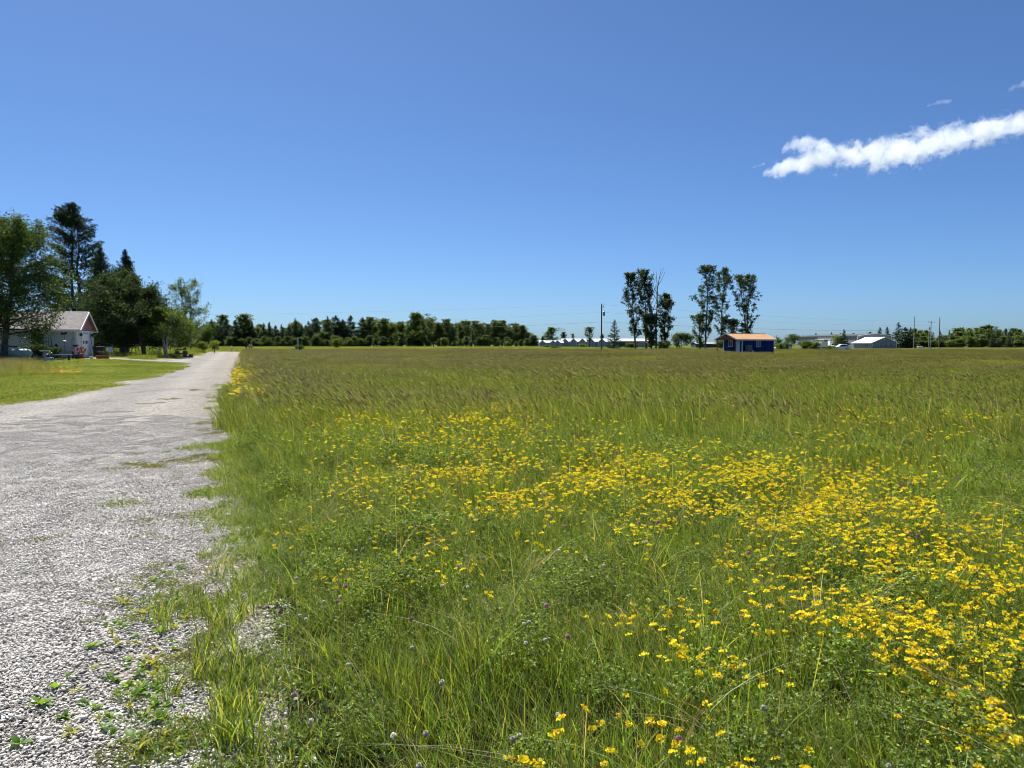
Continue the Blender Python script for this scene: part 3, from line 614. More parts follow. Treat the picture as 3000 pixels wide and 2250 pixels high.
# where the yellow flowers stand, measured on the photograph (x, y, sx, sy, weight; photo width 2212) and laid on the meadow
GS = [(760, 940, 80, 22, 4), (900, 965, 120, 34, 9), (1030, 940, 70, 20, 5), (1060, 985, 90, 36, 8), (900, 1030, 100, 36, 5), (1100, 1050, 110, 40, 6), (720, 1085, 60, 30, 1.2), (1000, 1120, 120, 40, 1.6), (870, 1170, 90, 22, 1.2),
      (1330, 1000, 70, 26, 9), (1300, 1050, 80, 30, 7), (1450, 1040, 110, 30, 11), (1640, 1010, 90, 30, 11), (1620, 1060, 110, 34, 11), (1500, 1090, 120, 34, 9), (1780, 1060, 90, 30, 9), (1760, 1110, 110, 36, 11), (1900, 1080, 90, 32, 7), (1880, 1140, 100, 36, 8),
      (2050, 1170, 90, 36, 10), (2150, 1190, 60, 30, 8), (1850, 1225, 80, 28, 5), (2080, 1270, 110, 34, 9), (1880, 1330, 70, 26, 5), (2000, 1385, 90, 36, 6), (2150, 1350, 60, 40, 6), (1620, 1210, 80, 40, 2), (1480, 1330, 60, 30, 2.4), (1660, 1360, 30, 16, 0.9),
      (1590, 1440, 30, 12, 0.7), (2110, 1480, 50, 24, 1.6), (2170, 1500, 40, 30, 1.2), (1560, 1620, 50, 20, 0.9), (1420, 1560, 60, 40, 0.4), (1320, 1610, 60, 30, 0.25), (960, 1530, 60, 20, 0.3), (1160, 1620, 60, 25, 0.4), (980, 1215, 90, 20, 0.8), (1130, 1215, 70, 30, 0.6),
      (1800, 930, 160, 26, 3.0), (2050, 890, 150, 26, 3.0), (2100, 940, 110, 26, 3.2), (1980, 985, 140, 30, 3.0), (2150, 1080, 60, 40, 1.6), (1330, 940, 60, 16, 0.8), (520, 815, 10, 26, 1.4), (525, 850, 14, 18, 0.7), (690, 930, 40, 22, 1.2), (830, 880, 120, 26, 0.8), (1180, 880, 160, 24, 0.5), (1500, 900, 180, 30, 0.8)]
pts = []
wt = np.array([g[4] * (0.55 if g[1] > 1140 and g[4] > 3 else 1.0) * (1.7 if g[0] < 1200 and g[1] < 1100 else 1.0) for g in GS]); wt = wt / wt.sum()
for c in range(1500):
    g = GS[rf.choice(len(GS), p=wt)]
    x = rf.normal(g[0], g[2] * 1.15); y = rf.normal(g[1], g[3] * 1.15); 
    if y < 790: continue
    k = 3000 / 2212; q = GP(x * k, y * k, 0.30)
    if q.y > 60: continue
    for j in range(rf.integers(2, 9)):
        s = 0.055 + 0.011 * q.y; pts.append((q.x + rf.normal(0, s), q.y + rf.normal(0, s * 1.2)))
p = np.array(pts); p = p[dedge(p) > 0.15]; rr = np.hypot(p[:, 0], p[:, 1]); o_ = np.argsort(rr); p = p[o_]; rr = rr[o_]
hz = np.minimum(mht(p) * rf.uniform(0.78, 1.28, len(p)), 0.52)
n_ind = 300
vis = [i for i in range(len(p)) if abs(p[i, 0] / p[i, 1]) < 0.70 and rr[i] > 2.2][:n_ind]
mask = np.ones(len(p), bool); mask[vis] = False
p2 = p[mask]; h2 = hz[mask]
scatter('yellow_flowers', np.column_stack([p2, Hn(p2[:, 0], p2[:, 1]) + h2]), HEADM, 'carpet of yellow trefoil flowers drifting back through the meadow', 'flowers', scl=rf.uniform(0.55, 1.2, len(p2)) * (1 + 0.15 * sst(8, 30, rr[mask])), tilt=0.35, rotr=3.1)
for i in vis:
    e = empty('trefoil_flower', (p[i, 0], p[i, 1], 0.0), rf.uniform(0, 6.28))
    tag(e, 'small yellow trefoil flower on a thin green stem, among the nearest in the meadow', 'flower', 'nearest yellow trefoil flowers')
    ob('stem', STEMM, e, (0, 0, 0.01), 0, (1, 1, hz[i] / 0.30))
    f = ob('flower_head', HEADM[rf.integers(5)], e, (0, 0, hz[i])); f.rotation_euler = (rf.normal(0, 0.4), rf.normal(0, 0.4), 0); f.scale = (rf.uniform(0.75, 1.25),) * 3
q = rf.uniform(17, 44, 420); p3 = np.column_stack([edgeR(q) + rf.uniform(-0.35, 0.6, 420) , q]); p3 = p3[vnoise(p3, 0.7, 3) > -0.3]
scatter('verge_flowers', lift(p3, 0.42) + np.column_stack([np.zeros((len(p3), 2)), rf.uniform(-0.1, 0.16, len(p3))]), HEADM, 'yellow flowers strung along the road edge in the distance', 'flowers', scl=rf.uniform(1.8, 3.0, len(p3)), tilt=0.3, rotr=3.1)
# clover: round heads of many small florets
def clover_head(rng, cols, R):
    n = 70; d = rng.standard_normal((n, 3)); d[:, 2] = d[:, 2] * 0.9 + 0.25; d /= np.linalg.norm(d, axis=1)[:, None]
    return spindles(rng, d * R * 0.25, d + np.array([0, 0, 0.25]), np.full(n, R * 0.85), np.full(n, R * 0.17), cols)
CW = []; CP = []
for k in range(2):
    V, Fq, C = clover_head(rf, [(0.86, 0.79, 0.68), (0.80, 0.68, 0.60), (0.87, 0.82, 0.73)], 0.0125); CW.append(mesh_np('white_head%d' % k, V * 0.78, [Fq], M_CLOVER, C))
    V, Fq, C = clover_head(rf, [(0.62, 0.33, 0.46), (0.66, 0.42, 0.52), (0.55, 0.27, 0.42)], 0.0135); CP.append(mesh_np('pink_head%d' % k, V * 0.78, [Fq], M_CLOVER, C))
def clover(px, py, heads, label, group, z):
    k = 3000 / 2212; z = z * 1.15 + 0.03; q = GP(px * k, py * k, z)
    e = empty('clover_flower', (q.x, q.y, 0.0), rf.uniform(0, 6)); tag(e, label, 'flower', group)
    ob('stem', STEMM, e, (0, 0, 0.01), 0, (1, 1, z / 0.30)); f = ob('flower_head', heads[rf.integers(2)], e, (0, 0, z)); f.scale = (rf.uniform(0.9, 1.25),) * 3
WCL = [(560,1410,0.12),(598,1520,0.12),(672,1558,0.2),(614,1352,0.15),(648,1330,0.2),(660,1338,0.18),(616,1310,0.15),(752,1437,0.22),(1132,1348,0.3),(1143,1345,0.28),(956,1267,0.3),(990,1222,0.3),(890,1400,0.25),(784,1186,0.25),(770,1190,0.25),(628,1128,0.2),(618,1160,0.2),(800,1165,0.25),(1178,1383,0.28),(1136,1390,0.28),(1205,1545,0.25),(1122,1590,0.22),(1108,1598,0.22),(920,1586,0.22),(955,1475,0.25),(1040,1205,0.3),(1305,1222,0.3),(1208,1190,0.3),(1395,1172,0.32),(1010,1268,0.3),(655,1195,0.2),(640,1250,0.18),(2030,1023,0.42),(1846,1031,0.42),(1950,905,0.45),(700,1300,0.22),(735,1290,0.22),(850,1590,0.22),(1650,1530,0.25),(1920,1655,0.22),(590,1600,0.1),(905,1655,0.2),(680,1225,0.2),(722,1150,0.22),(575,1235,0.1)]
PCL = [(728,1300,0.25),(889,1337,0.27),(747,1267,0.25),(636,1500,0.15),(1180,1308,0.3),(1227,1376,0.3),(1466,1598,0.3),(1617,1195,0.33),(1983,1158,0.35),(1965,1152,0.35),(1990,1148,0.35),(1945,1050,0.42),(1950,1046,0.42),(1967,1045,0.42),(2068,1035,0.45),(2178,1033,0.45),(2120,1008,0.45),(1422,1128,0.36),(1380,1130,0.36),(1192,1118,0.35),(1735,1110,0.38),(1800,1165,0.35),(1510,990,0.45),(1885,1022,0.42),(1220,1138,0.35),(2230,1060,0.4)]
for a_, b_, z in WCL: clover(a_, b_, CW, 'round white clover head standing among the meadow grass', 'white clover heads in the meadow', z)
for a_, b_, z in PCL: clover(a_, b_, CP, 'round pink clover head standing among the meadow grass', 'pink clover heads in the meadow', z)
# orange flowers on the left lawn
OR = [pm('or%d' % k, [blades(rf, 14, 0.14, (0.15, 0.3), (0.003, 0.005), GRASS, 0.1, 0.2, 2), kites(rf, np.column_stack([disc(rf, 22, 0.15), rf.uniform(0.18, 0.32, 22)]), 0.03, [(0.75, 0.30, 0.02), (0.78, 0.42, 0.03)], 0.9, 2.0)]) for k in range(2)]
c = [(q, GP(*q)) for q in ((165, 1103), (150, 1102), (85, 1082), (100, 1085), (180, 1104), (120, 1090))]
pp = np.concatenate([np.array([[v.x, v.y]]) + rf.normal(0, 0.6, (7, 2)) for _, v in c])
scatter('orange_flowers', lift(pp), OR, 'low orange flowers scattered on the left lawn', 'flowers', rotr=3)
# ------------------------------------------------------------------ single weeds on the gravel
def leaf_mesh(rng, L, W, cols, up=0.5, name='leaf'):
    n = 5; V = []; 
    for i in range(n + 1):
        t = i / n; wd = W * (math.sin(math.pi * min(1, t * 0.92 + 0.06)) ** 0.8) * 0.5 + 0.001; z = up * L * (t - 0.75 * t * t); x = L * t
        V += [(x, -wd, z + wd * 0.35), (x, 0, z), (x, wd, z + wd * 0.35)]
    Fq = []
    for i in range(n):
        for j in range(2): a = 3*i + j; Fq.append((a, a+1, a+4, a+3))
    return mesh_np(name, np.array(V), [np.array(Fq)], M_PLANT, np.repeat(jit(rng, cols, 1, 0.15), len(V), 0), smooth=True)
LM = [leaf_mesh(rf, 0.075, 0.032, [(0.16, 0.22, 0.035)], 0.55), leaf_mesh(rf, 0.09, 0.022, [(0.20, 0.25, 0.04)], 0.75), leaf_mesh(rf, 0.06, 0.034, [(0.13, 0.20, 0.035)], 0.4), leaf_mesh(rf, 0.11, 0.016, [(0.22, 0.26, 0.04)], 0.9)]
def rz_(x, y): return float(roadz(np.array([[x, y]]))[0])
def rosette(px, py, s=1.0, kinds=(0, 1, 2)):
    k = 3000 / 2212; q = GP(px * k, py * k, 0.03)
    e = empty('broadleaf_weed', (q.x, q.y, rz_(q.x, q.y) + 0.004), rf.uniform(0, 6)); tag(e, 'small leafy green weed rooted in the gravel at the road edge', 'weed', 'leafy weeds in the gravel')
    n = rf.integers(4, 9); kd = kinds[rf.integers(len(kinds))]
    for i in range(n):
        o = ob('leaf', LM[kd], e, (0, 0, 0), 2*math.pi*i/n + rf.uniform(-0.4, 0.4)); o.rotation_euler[1] = -rf.uniform(-0.1, 0.7); o.scale = (s * rf.uniform(0.7, 1.3),) * 3
RW = [(40,1618),(130,1560),(142,1555),(155,1590),(215,1560),(205,1535),(225,1580),(255,1500),(275,1488),(290,1510),(245,1590),(260,1610),(285,1600),(310,1590),(325,1570),(300,1630),(270,1640),(340,1610),(350,1560),(330,1520),(360,1530),(310,1500),(345,1495),(250,1475),(300,1460),(180,1525),(165,1500),(120,1495),(205,1450),(150,1470),(90,1530),(385,1590),(400,1560),(370,1620),(395,1625),(380,1500),(330,1440),(350,1420),(280,1430),(200,1405),(370,1390),(290,1380),(345,1370),(320,1350),(380,1360),(255,1400),(400,1330),(355,1320),(310,1330),(340,1295),(370,1280),(330,1260),(350,1240),(300,1275),(270,1310),(250,1350),(400,1270),(390,1230)]
for i, (a_, b_) in enumerate(RW): rosette(a_, b_, 0.45 if i % 3 else 0.72)
for _ in range(60):
    x = rf.normal(335, 60); y = rf.uniform(1250, 1640)
    if 150 < x < 420: rosette(x, y, rf.uniform(0.3, 0.55))
TUFT = [pm('tuft%d' % k, [blades(rf, 34, 0.05, (0.07, 0.20), (0.003, 0.006), GRASS + GRASSY, 0.05, 0.4, 4), blades(rf, 3, 0.04, (0.15, 0.26), (0.002, 0.003), DRY + GRASSY, 0.05, 0.15, 3)]) for k in range(5)]
def tuft(px, py, s):
    k = 3000 / 2212; q = GP(px * k, py * k, 0.03); e = empty('grass_tuft', (q.x, q.y, rz_(q.x, q.y)), rf.uniform(0, 6)); e.scale = (s, s, s)
    tag(e, 'single tuft of upright grass growing out of the gravel edge', 'grass tuft', 'grass tufts on the gravel edge'); ob('blades', TUFT[rf.integers(5)], e)
for a_, b_, s in [(468,1350,1.2),(455,1335,1.0),(470,1365,1.1),(350,1345,0.9),(360,1360,1.0),(345,1330,0.8),(430,1290,0.8),(450,1400,1.2),(440,1440,1.2),(445,1465,1.1),(430,1420,1.0),(500,1420,1.1),(530,1440,1.2),(520,1480,1.2),(505,1520,1.3),(535,1540,1.2),(480,1540,1.0),(470,1590,1.1),(500,1610,1.3),(525,1590,1.2),(545,1625,1.3),(350,1480,0.8),(365,1510,0.8),(480,1470,0.9),(490,1380,1.0),(510,1350,1.0),(530,1330,1.1),(480,1310,0.8),(505,1290,1.0),(520,1270,1.1),(460,1240,0.9),(490,1230,1.0),(440,1210,0.8),(470,1190,0.9),(450,1150,0.9),(470,1120,0.9),(480,1095,0.9),(455,1080,0.9),(485,1060,0.9),(470,1040,0.9)]:
    tuft(a_, b_, s)
# bigger dark or pale stones
M_STD = mat('dark stone', (0.07, 0.068, 0.065), 0.8, 0.3, 20); M_STL = mat('pale stone', (0.58, 0.56, 0.53), 0.85, 0.15, 20)
BST = [mesh_np('stone%d' % k, ST[k][0], [ST[k][1]], None) for k in range(6)]
for i, (px, py, s, dk) in enumerate([(20,1375,0.04,1),(540,2005,0.035,1),(370,1412,0.03,1),(90,1640,0.05,1),(170,1395,0.03,1),(300,1620,0.06,0),(280,1385,0.045,0),(35,1450,0.045,0),(180,1560,0.05,0),(95,1610,0.045,0),(390,1625,0.055,0),(440,1610,0.05,0),(340,1505,0.04,0),(380,1460,0.035,1),(12,1290,0.04,1),(140,1300,0.035,0),(400,1580,0.05,0),(235,1640,0.05,1)]):
    k = 3000 / 2212; q = GP(px * k, py * k, 0.02) if py < 1660 else GP(px, py, 0.02)
    me = BST[i % 6].copy(); me.materials.append(M_STD if dk else M_STL)
    o = ob('stone', me, None, (q.x, q.y, rz_(q.x, q.y) + s * 0.12), rf.uniform(0, 6), (s, s, s))
    tag(o, 'dark grey stone lying larger than the gravel around it' if dk else 'pale limestone lump lying larger than the gravel around it', 'stone', 'dark stones on the gravel' if dk else 'pale lumps on the gravel')
#SECTION4
# ------------------------------------------------------------------ trees
rt = np.random.default_rng(5)
def tubes_np(paths, sides=6):
    V = []; Fq = []; o = 0
    for pts, rad in paths:
        pts = np.asarray(pts, float); n = len(pts); d = np.gradient(pts, axis=0); d /= np.linalg.norm(d, axis=1)[:, None] + 1e-9
        ref = np.array([0.3, 1.0, 0.05]) if abs(d[0, 1]) < 0.8 else np.array([1.0, 0.2, 0.05])
        a = np.cross(d, ref); a /= np.linalg.norm(a, axis=1)[:, None]; b = np.cross(d, a); t = np.linspace(0, 2*np.pi, sides, endpoint=False)
        ring = pts[:, None] + (a[:, None] * np.cos(t)[None, :, None] + b[:, None] * np.sin(t)[None, :, None]) * np.asarray(rad)[:, None, None]
        V.append(ring.reshape(-1, 3))
        for k in range(n - 1):
            for i in range(sides):
                j = (i + 1) % sides; Fq.append((o+k*sides+i, o+k*sides+j, o+(k+1)*sides+j, o+(k+1)*sides+i))
        o += n * sides
    return np.concatenate(V), np.array(Fq)
def prof(P_, t): return np.interp(t, [q[0] for q in P_], [q[1] for q in P_])
def branch(rng, a, d, L, up, n=6, wob=0.06):
    p = [np.array(a, float)]; d = np.array(d, float); d /= np.linalg.norm(d)
    for i in range(n):
        d = d + np.array([0, 0, up / n]) + rng.normal(0, wob, 3); d /= np.linalg.norm(d); p.append(p[-1] + d * L / n)
    return np.array(p)
BROAD = [(0.060, 0.100, 0.022), (0.080, 0.120, 0.026), (0.045, 0.080, 0.020), (0.11, 0.15, 0.03)]
LIGHT = [(0.105, 0.150, 0.034), (0.13, 0.18, 0.036), (0.085, 0.13, 0.036)]
GREYG = [(0.11, 0.15, 0.062), (0.14, 0.18, 0.078), (0.08, 0.115, 0.05)]
DARKC = [(0.026, 0.048, 0.022), (0.034, 0.058, 0.025), (0.018, 0.036, 0.018), (0.046, 0.070, 0.028)]
PINE = [(0.072, 0.108, 0.046), (0.095, 0.132, 0.054), (0.052, 0.080, 0.036)]
def broad(rng, h, tr, prf, cols, n_limb=22, base=0.14, leaf=0.2, n_leaf=14000, up=0.5, clump=0.5, lean=(0, 0), rise=(0.25, 0.7), forks=1, fork_at=0.2, sub=4, bare=0.0, drop=0.0, thick=0.0, rag=(0.72, 1.12), lmat=None):
    paths = []; anch = []; trunks = []
    for f in range(forks):
        lx = lean[0] + (0 if forks == 1 else rng.normal(0, 0.10)); ly = lean[1] + (0 if forks == 1 else rng.normal(0, 0.10))
        z = np.linspace(0, h * (0.97 if f == 0 else rng.uniform(0.75, 0.95)), 9); t = z / h; dv = np.maximum(t - fork_at, 0) if forks > 1 else t
        pts = np.column_stack([lx * h * dv * 1.3 + rng.normal(0, 0.012 * h, 9) * t, ly * h * dv * 1.3 + rng.normal(0, 0.012 * h, 9) * t, z])
        rad = tr * (1 - t) ** 0.8 * (1 if forks == 1 else 0.8) + 0.012; rad[0] *= 1.25
        paths.append((pts, rad)); trunks.append(pts)
    for i in range(n_limb):
        T = trunks[i % forks]; t = base + (0.94 - base) * ((i + rng.uniform()) / n_limb); k = t * h
        a = np.array([np.interp(k, T[:, 2], T[:, c]) for c in range(3)])
        if k > T[-1, 2]: continue
        r = prof(prf, t) * rng.uniform(*rag); az = i * 2.4 + rng.uniform(-0.5, 0.5)
        e = rng.uniform(*rise); d = np.array([math.cos(az) * math.cos(e), math.sin(az) * math.cos(e), math.sin(e)])
        L = r / max(0.35, math.cos(min(1.3, e + up * 0.35)))
        if L < 0.2: continue
        b = branch(rng, a, d, L, up)
        if b[:, 2].max() > h: b = a + (b - a) * max(0.15, (h - a[2]) / (b[:, 2].max() - a[2]))
        rb = tr * 0.36 * (1 - t * 0.75) + 0.01
        paths.append((b, np.linspace(rb, 0.008, len(b))))
        if rng.uniform() < bare: continue
        for q in np.linspace(0.35, 1.0, 4): anch.append(np.array([np.interp(q * (len(b) - 1), np.arange(len(b)), b[:, c]) for c in range(3)]))
        for s in range(sub):
            q = rng.uniform(0.3, 0.95) * (len(b) - 1); st = np.array([np.interp(q, np.arange(len(b)), b[:, c]) for c in range(3)])
            d2 = (b[-1] - b[0]) / L + rng.normal(0, 0.6, 3); sb = branch(rng, st, d2, L * rng.uniform(0.25, 0.5), up * 0.8, 3)
            if sb[:, 2].max() > h: sb = st + (sb - st) * max(0.1, (h - st[2]) / (sb[:, 2].max() - st[2]))
            paths.append((sb, np.linspace(rb * 0.4, 0.006, len(sb)))); anch += [sb[-1], sb[-2]]
    for T in trunks: anch += [T[-1], T[-1] - np.array([0, 0, 0.04 * h])]
    A = np.array(anch); w_ = np.full(len(A), 1.0 / len(A)); idx = rng.choice(len(A), n_leaf, p=w_)
    off = rng.standard_normal((n_leaf, 3)) * clump * rng.uniform(0.4, 1.0, (n_leaf, 1)); off[:, 2] = off[:, 2] * 0.75 - drop * rng.uniform(0, 1, n_leaf)
    cen = A[idx] + off; cen = cen[cen[:, 2] > h * base * 0.7]
    V, Fq, C = kites(rng, cen, leaf, cols, 0.62, 0.35, fold=0.08)
    # whole sprays differ in tone
    tone = rng.uniform(0.75, 1.25, len(A))[idx][:len(cen)]; C = C * np.repeat(tone, 4)[:len(C), None]
    paths = [(a_, np.asarray(b_) + thick) for a_, b_ in paths]
    TV, TF = tubes_np(paths, 5)
    return mesh_np('trunk', TV, [TF], M_BARK, smooth=True), mesh_np('crown', V, [Fq], lmat or M_LEAF, C)
def conifer(rng, h, tr, prf, cols, base=0.06, whorl=0.55, nb=6, dens=22, leaf=0.28, droop=-0.15, gap=0.0, wind=0.0, clump=0.13, stems=1):
    paths = []; cen = []; dirs = []; szs = []
    for s in range(stems):
        ox = (s - (stems - 1) / 2) * 0.8; z = np.linspace(0, h * (1 - 0.03 * s), 8)
        T = np.column_stack([ox * np.minimum(1, z / 3) + rng.normal(0, 0.005 * h, 8), rng.normal(0, 0.005 * h, 8), z]); paths.append((T, tr * (1 - z / h) ** 0.9 + 0.012))
    T = paths[0][0]; k = base * h
    while k < h * 0.985:
        t = k / h; L0 = prof(prf, t)
        for j in range(nb):
            if rng.uniform() < gap * (1 if t < 0.80 else 0): continue
            az = rng.uniform(0, 2*np.pi); L = L0 * rng.uniform(0.6, 1.12); e = droop + 0.9 * max(0, t - 0.45) + rng.normal(0, 0.1)
            d = np.array([math.cos(az) * math.cos(e) - wind, math.sin(az) * math.cos(e), math.sin(e)])
            st = np.array([np.interp(k, T[:, 2], T[:, c]) for c in range(3)]); b = branch(rng, st, d, max(L, 0.15), 0.35, 4, 0.05)
            paths.append((b, np.linspace(max(0.012, tr * 0.16 * (1 - t)), 0.006, len(b))))
            n = max(5, int(dens * (L + 0.3))); q = rng.uniform(0.22 if gap else 0.1, 1.05, n) ** 0.8
            pos = np.column_stack([np.interp(q * 4, np.arange(5), b[:, c]) for c in range(3)])
            sd = np.cross(b[-1] - b[0], [0, 0, 1.0]); sd /= np.linalg.norm(sd) + 1e-9
            lat = rng.normal(0, 1, n) * 0.20 * L * (1.1 - q); pos = pos + sd[None] * lat[:, None] + rng.normal(0, clump * min(1, 0.2 + L / 2.2), (n, 3)) * np.array([1, 1, 0.6]); szs.append(np.full(n, leaf * min(1, 0.45 + L / 3.0)))
            pos[:, 2] -= 0.05 * L * np.abs(lat)
            cen.append(pos); dirs.append(np.repeat(((b[-1] - b[0]) / np.linalg.norm(b[-1] - b[0]))[None], n, 0) + np.sign(lat)[:, None] * sd[None] * 0.6 + np.array([0, 0, 0.15]))
        k += whorl * rng.uniform(0.75, 1.25) * (1.0 if t < 0.8 else 0.6)
    cen = np.concatenate(cen); dirs = np.concatenate(dirs)
    V, Fq, C = kites(rng, cen, np.concatenate(szs), cols, 0.30, 0.2, dirs=dirs, fold=0.05)
    TV, TF = tubes_np(paths, 5)
    return mesh_np('trunk', TV, [TF], M_BARK, smooth=True), mesh_np('crown', V, [Fq], M_NEEDLE, C)
def tree(name, ms, loc, label, group=None, rz=None, s=1.0, sz=1.0, catg='tree', bark=None):
    e = empty(name, loc, rt.uniform(0, 6.28) if rz is None else rz); e.scale = (s, s, s * sz); tag(e, label, catg, group)
    tk = ob('trunk' if catg == 'tree' else 'stems', ms[0], e); ob('crown' if catg == 'tree' else 'foliage', ms[1], e)
    if bark: tk.material_slots[0].link = 'OBJECT'; tk.material_slots[0].material = bark
    return e
ROUND = [(0, 0.35), (0.15, 0.75), (0.35, 1.0), (0.6, 0.9), (0.8, 0.6), (0.95, 0.25), (1, 0.1)]
OVAL = [(0, 0.4), (0.2, 0.85), (0.45, 1.0), (0.7, 0.75), (0.88, 0.42), (1, 0.08)]
CONE = [(0, 0.9), (0.1, 1.0), (0.4, 0.72), (0.7, 0.38), (0.9, 0.14), (1, 0.02)]
def sc(p_, k): return [(a_, b_ * k) for a_, b_ in p_]
# --- the trees by the house
g = G(8, 60)
tree('broadleaf_tree', broad(rt, 11.2, 0.26, [(0, 1.2), (0.16, 3.9), (0.3, 4.6), (0.45, 3.7), (0.6, 3.2), (0.8, 2.6), (0.93, 1.6), (1, 0.7)], BROAD + BROAD + LIGHT[:1], 54, 0.17, 0.16, 46000, 0.35, 0.42, (0.09, 0), (-0.1, 0.55), sub=5, drop=0.3, lmat=M_LEAFD), g, 'tall leafy tree in front of the white house at the left edge', rz=0.4)
g = G(228, 108); hgt = ZT(588, 108) - g.z
tree('tall_pine', conifer(rt, hgt, 0.34, [(0, 3.6), (0.2, 4.6), (0.42, 4.6), (0.6, 4.6), (0.75, 3.7), (0.85, 2.4), (0.93, 1.3), (1, 0.1)], DARKC, 0.05, 0.62, 7, 34, 0.40, -0.02, 0.20, 0, 0.26, 2), g, 'tallest dark pine rising behind the house with bare trunk gaps', rz=0.2)
g = G(302, 98); hgt = ZT(716, 98) - g.z
tree('spruce_tree', conifer(rt, hgt, 0.25, [(0, 3.6), (0.3, 3.6), (0.55, 2.8), (0.75, 1.6), (0.9, 0.7), (1, 0.1)], DARKC + PINE + BROAD[2:3], 0.04, 0.42, 8, 30, 0.34, 0.25, 0.0, 0.2, 0.26), g, 'windswept dark evergreen between the tall pine and the maples')
g = G(374, 97); hgt = ZT(730, 97) - g.z
tree('spruce_tree', conifer(rt, hgt, 0.24, [(0, 3.4), (0.3, 3.3), (0.55, 2.5), (0.75, 1.5), (0.9, 0.65), (1, 0.1)], DARKC + BROAD[2:3], 0.04, 0.42, 8, 30, 0.34, 0.3, 0.0, 0.2, 0.24), g, 'windswept dark evergreen whose point rises above the maples')
g = G(358, 84); hgt = ZT(795, 84) - g.z
tree('maple_tree', broad(rt, hgt, 0.30, [(0, 3.4), (0.14, 4.0), (0.3, 4.0), (0.5, 3.2), (0.7, 2.1), (0.85, 1.1), (0.95, 0.6), (1, 0.3)], DARKC + BROAD[:3], 60, 0.12, 0.19, 46000, 0.3, 0.42, (0.03, 0), (-0.15, 0.6), sub=6, drop=0.3, lmat=M_LEAFD, rag=(0.5, 1.3)), g, 'dense dark maple with straight trunk beyond the driveway', rz=0.0)
g = G(422, 82); hgt = ZT(806, 82) - g.z
tree('maple_tree', broad(rt, hgt, 0.26, [(0, 3.2), (0.14, 3.9), (0.3, 3.9), (0.5, 3.3), (0.7, 2.3), (0.88, 1.2), (1, 0.3)], DARKC + BROAD[:3], 56, 0.13, 0.18, 44000, 0.3, 0.40, (0.0, 0), (-0.15, 0.6), forks=2, fork_at=0.04, sub=5, lmat=M_LEAFD, rag=(0.5, 1.3)), g, 'dense dark maple with forked trunk, right of the straight trunked maple', rz=1.2)
g = G(484, 80); hgt = ZT(905, 80) - g.z
tree('apple_tree', broad(rt, hgt, 0.17, [(0, 1.0), (0.3, 2.2), (0.6, 1.9), (0.85, 1.2), (1, 0.4)], BROAD + LIGHT, 26, 0.38, 0.17, 9000, 0.3, 0.36, (0.03, 0), (-0.1, 0.6), forks=2, fork_at=0.06, sub=4), g, 'small tree with pale V shaped trunks right of the maples', rz=0.2, bark=M_BARKP)
g = G(560, 132); hgt = ZT(822, 132) - g.z
tree('birch_tree', broad(rt, hgt, 0.20, [(0, 1.0), (0.2, 2.6), (0.45, 2.7), (0.65, 2.5), (0.85, 1.8), (0.95, 1.0), (1, 0.4)], GREYG, 34, 0.14, 0.22, 7600, 0.5, 0.42, (0.02, 0), (0.2, 0.8), sub=4, forks=2, fork_at=0.1), g, 'airy grey green tree standing alone right of the maples')
for px, Y, py, lab in ((527, 118, 925, 'yellow green bushy tree between the maples and the airy tree'), (600, 160, 960, 'small bushy tree right of the airy grey green tree')):
    g = G(px, Y); hgt = ZT(py, Y) - g.z
    tree('young_tree', broad(rt, hgt, 0.12, sc(ROUND, hgt * 0.30), LIGHT, 24, 0.08, 0.22, 6500, 0.3, 0.4, sub=4), g, lab)
# --- the poplars in the middle
POP = [(0, 0.6), (0.15, 1.2), (0.4, 2.4), (0.6, 2.5), (0.8, 1.7), (0.93, 0.9), (1, 0.25)]
PC = [(0.045, 0.070, 0.024), (0.06, 0.09, 0.03), (0.034, 0.055, 0.02)]
def poplar(px, py, Y, lab, k=1.0, n=7000, lean=(0, 0), nl=26, base=0.12, bare=0.0, rz=0.0, forks=1):
    g = G(px, Y); hgt = ZT(py, Y) - g.z
    return tree('poplar_tree', broad(rt, hgt, 0.28, sc(POP, k), PC, nl, base, 0.40, n, 1.1, 0.42, lean, (0.6, 1.15), sub=3, bare=bare, forks=forks, fork_at=0.25), g, lab, rz=rz)
poplar(1862, 803, 215, 'leftmost poplar of the left clump, its branches reaching left', 1.15, 6300, (-0.05, 0), 28)
poplar(1893, 792, 218, 'slender tallest leafy poplar of the left clump', 0.9, 6300, (-0.02, 0), 28)
poplar(1946, 862, 216, 'short leafy poplar right of the dead poplar', 0.8, 6500, (0.03, 0), 28, 0.05)
poplar(1908, 925, 214, 'low dense poplar at the foot of the dead poplar', 0.85, 5200, (0, 0), 22, 0.05)
g = G(1922, 217); hgt = ZT(782, 217) - g.z
tk, _ = broad(rt, hgt, 0.30, [(0, 0.1), (0.4, 0.8), (0.6, 2.4), (0.8, 2.2), (1, 0.5)], PC, 26, 0.40, 0.3, 400, 0.9, 0.3, (0.01, 0), (0.75, 1.1), sub=5, bare=1.0, forks=3, fork_at=0.25, thick=0.03)
e = empty('dead_poplar', g); tag(e, 'dead poplar with bare upright branches standing in the left clump', 'tree')
o = ob('trunk', tk, e); o.data.materials[0] = M_DEAD
poplar(2066, 782, 208, 'leftmost poplar of the right clump with long bare lower trunk', 1.2, 6000, (0.02, 0), 24, 0.10)
poplar(2112, 788, 210, 'narrow wavy poplar in the middle of the right clump', 0.85, 4800, (0.03, 0), 22, 0.10, rz=0)
poplar(2188, 808, 206, 'rightmost poplar behind the blue shed with forked top', 1.25, 6800, (-0.01, 0), 28, 0.08, forks=2)
poplar(2050, 925, 212, 'short pale poplar sapling left of the bare poplar trunk', 0.9, 2600, (0, 0), 16, 0.05)
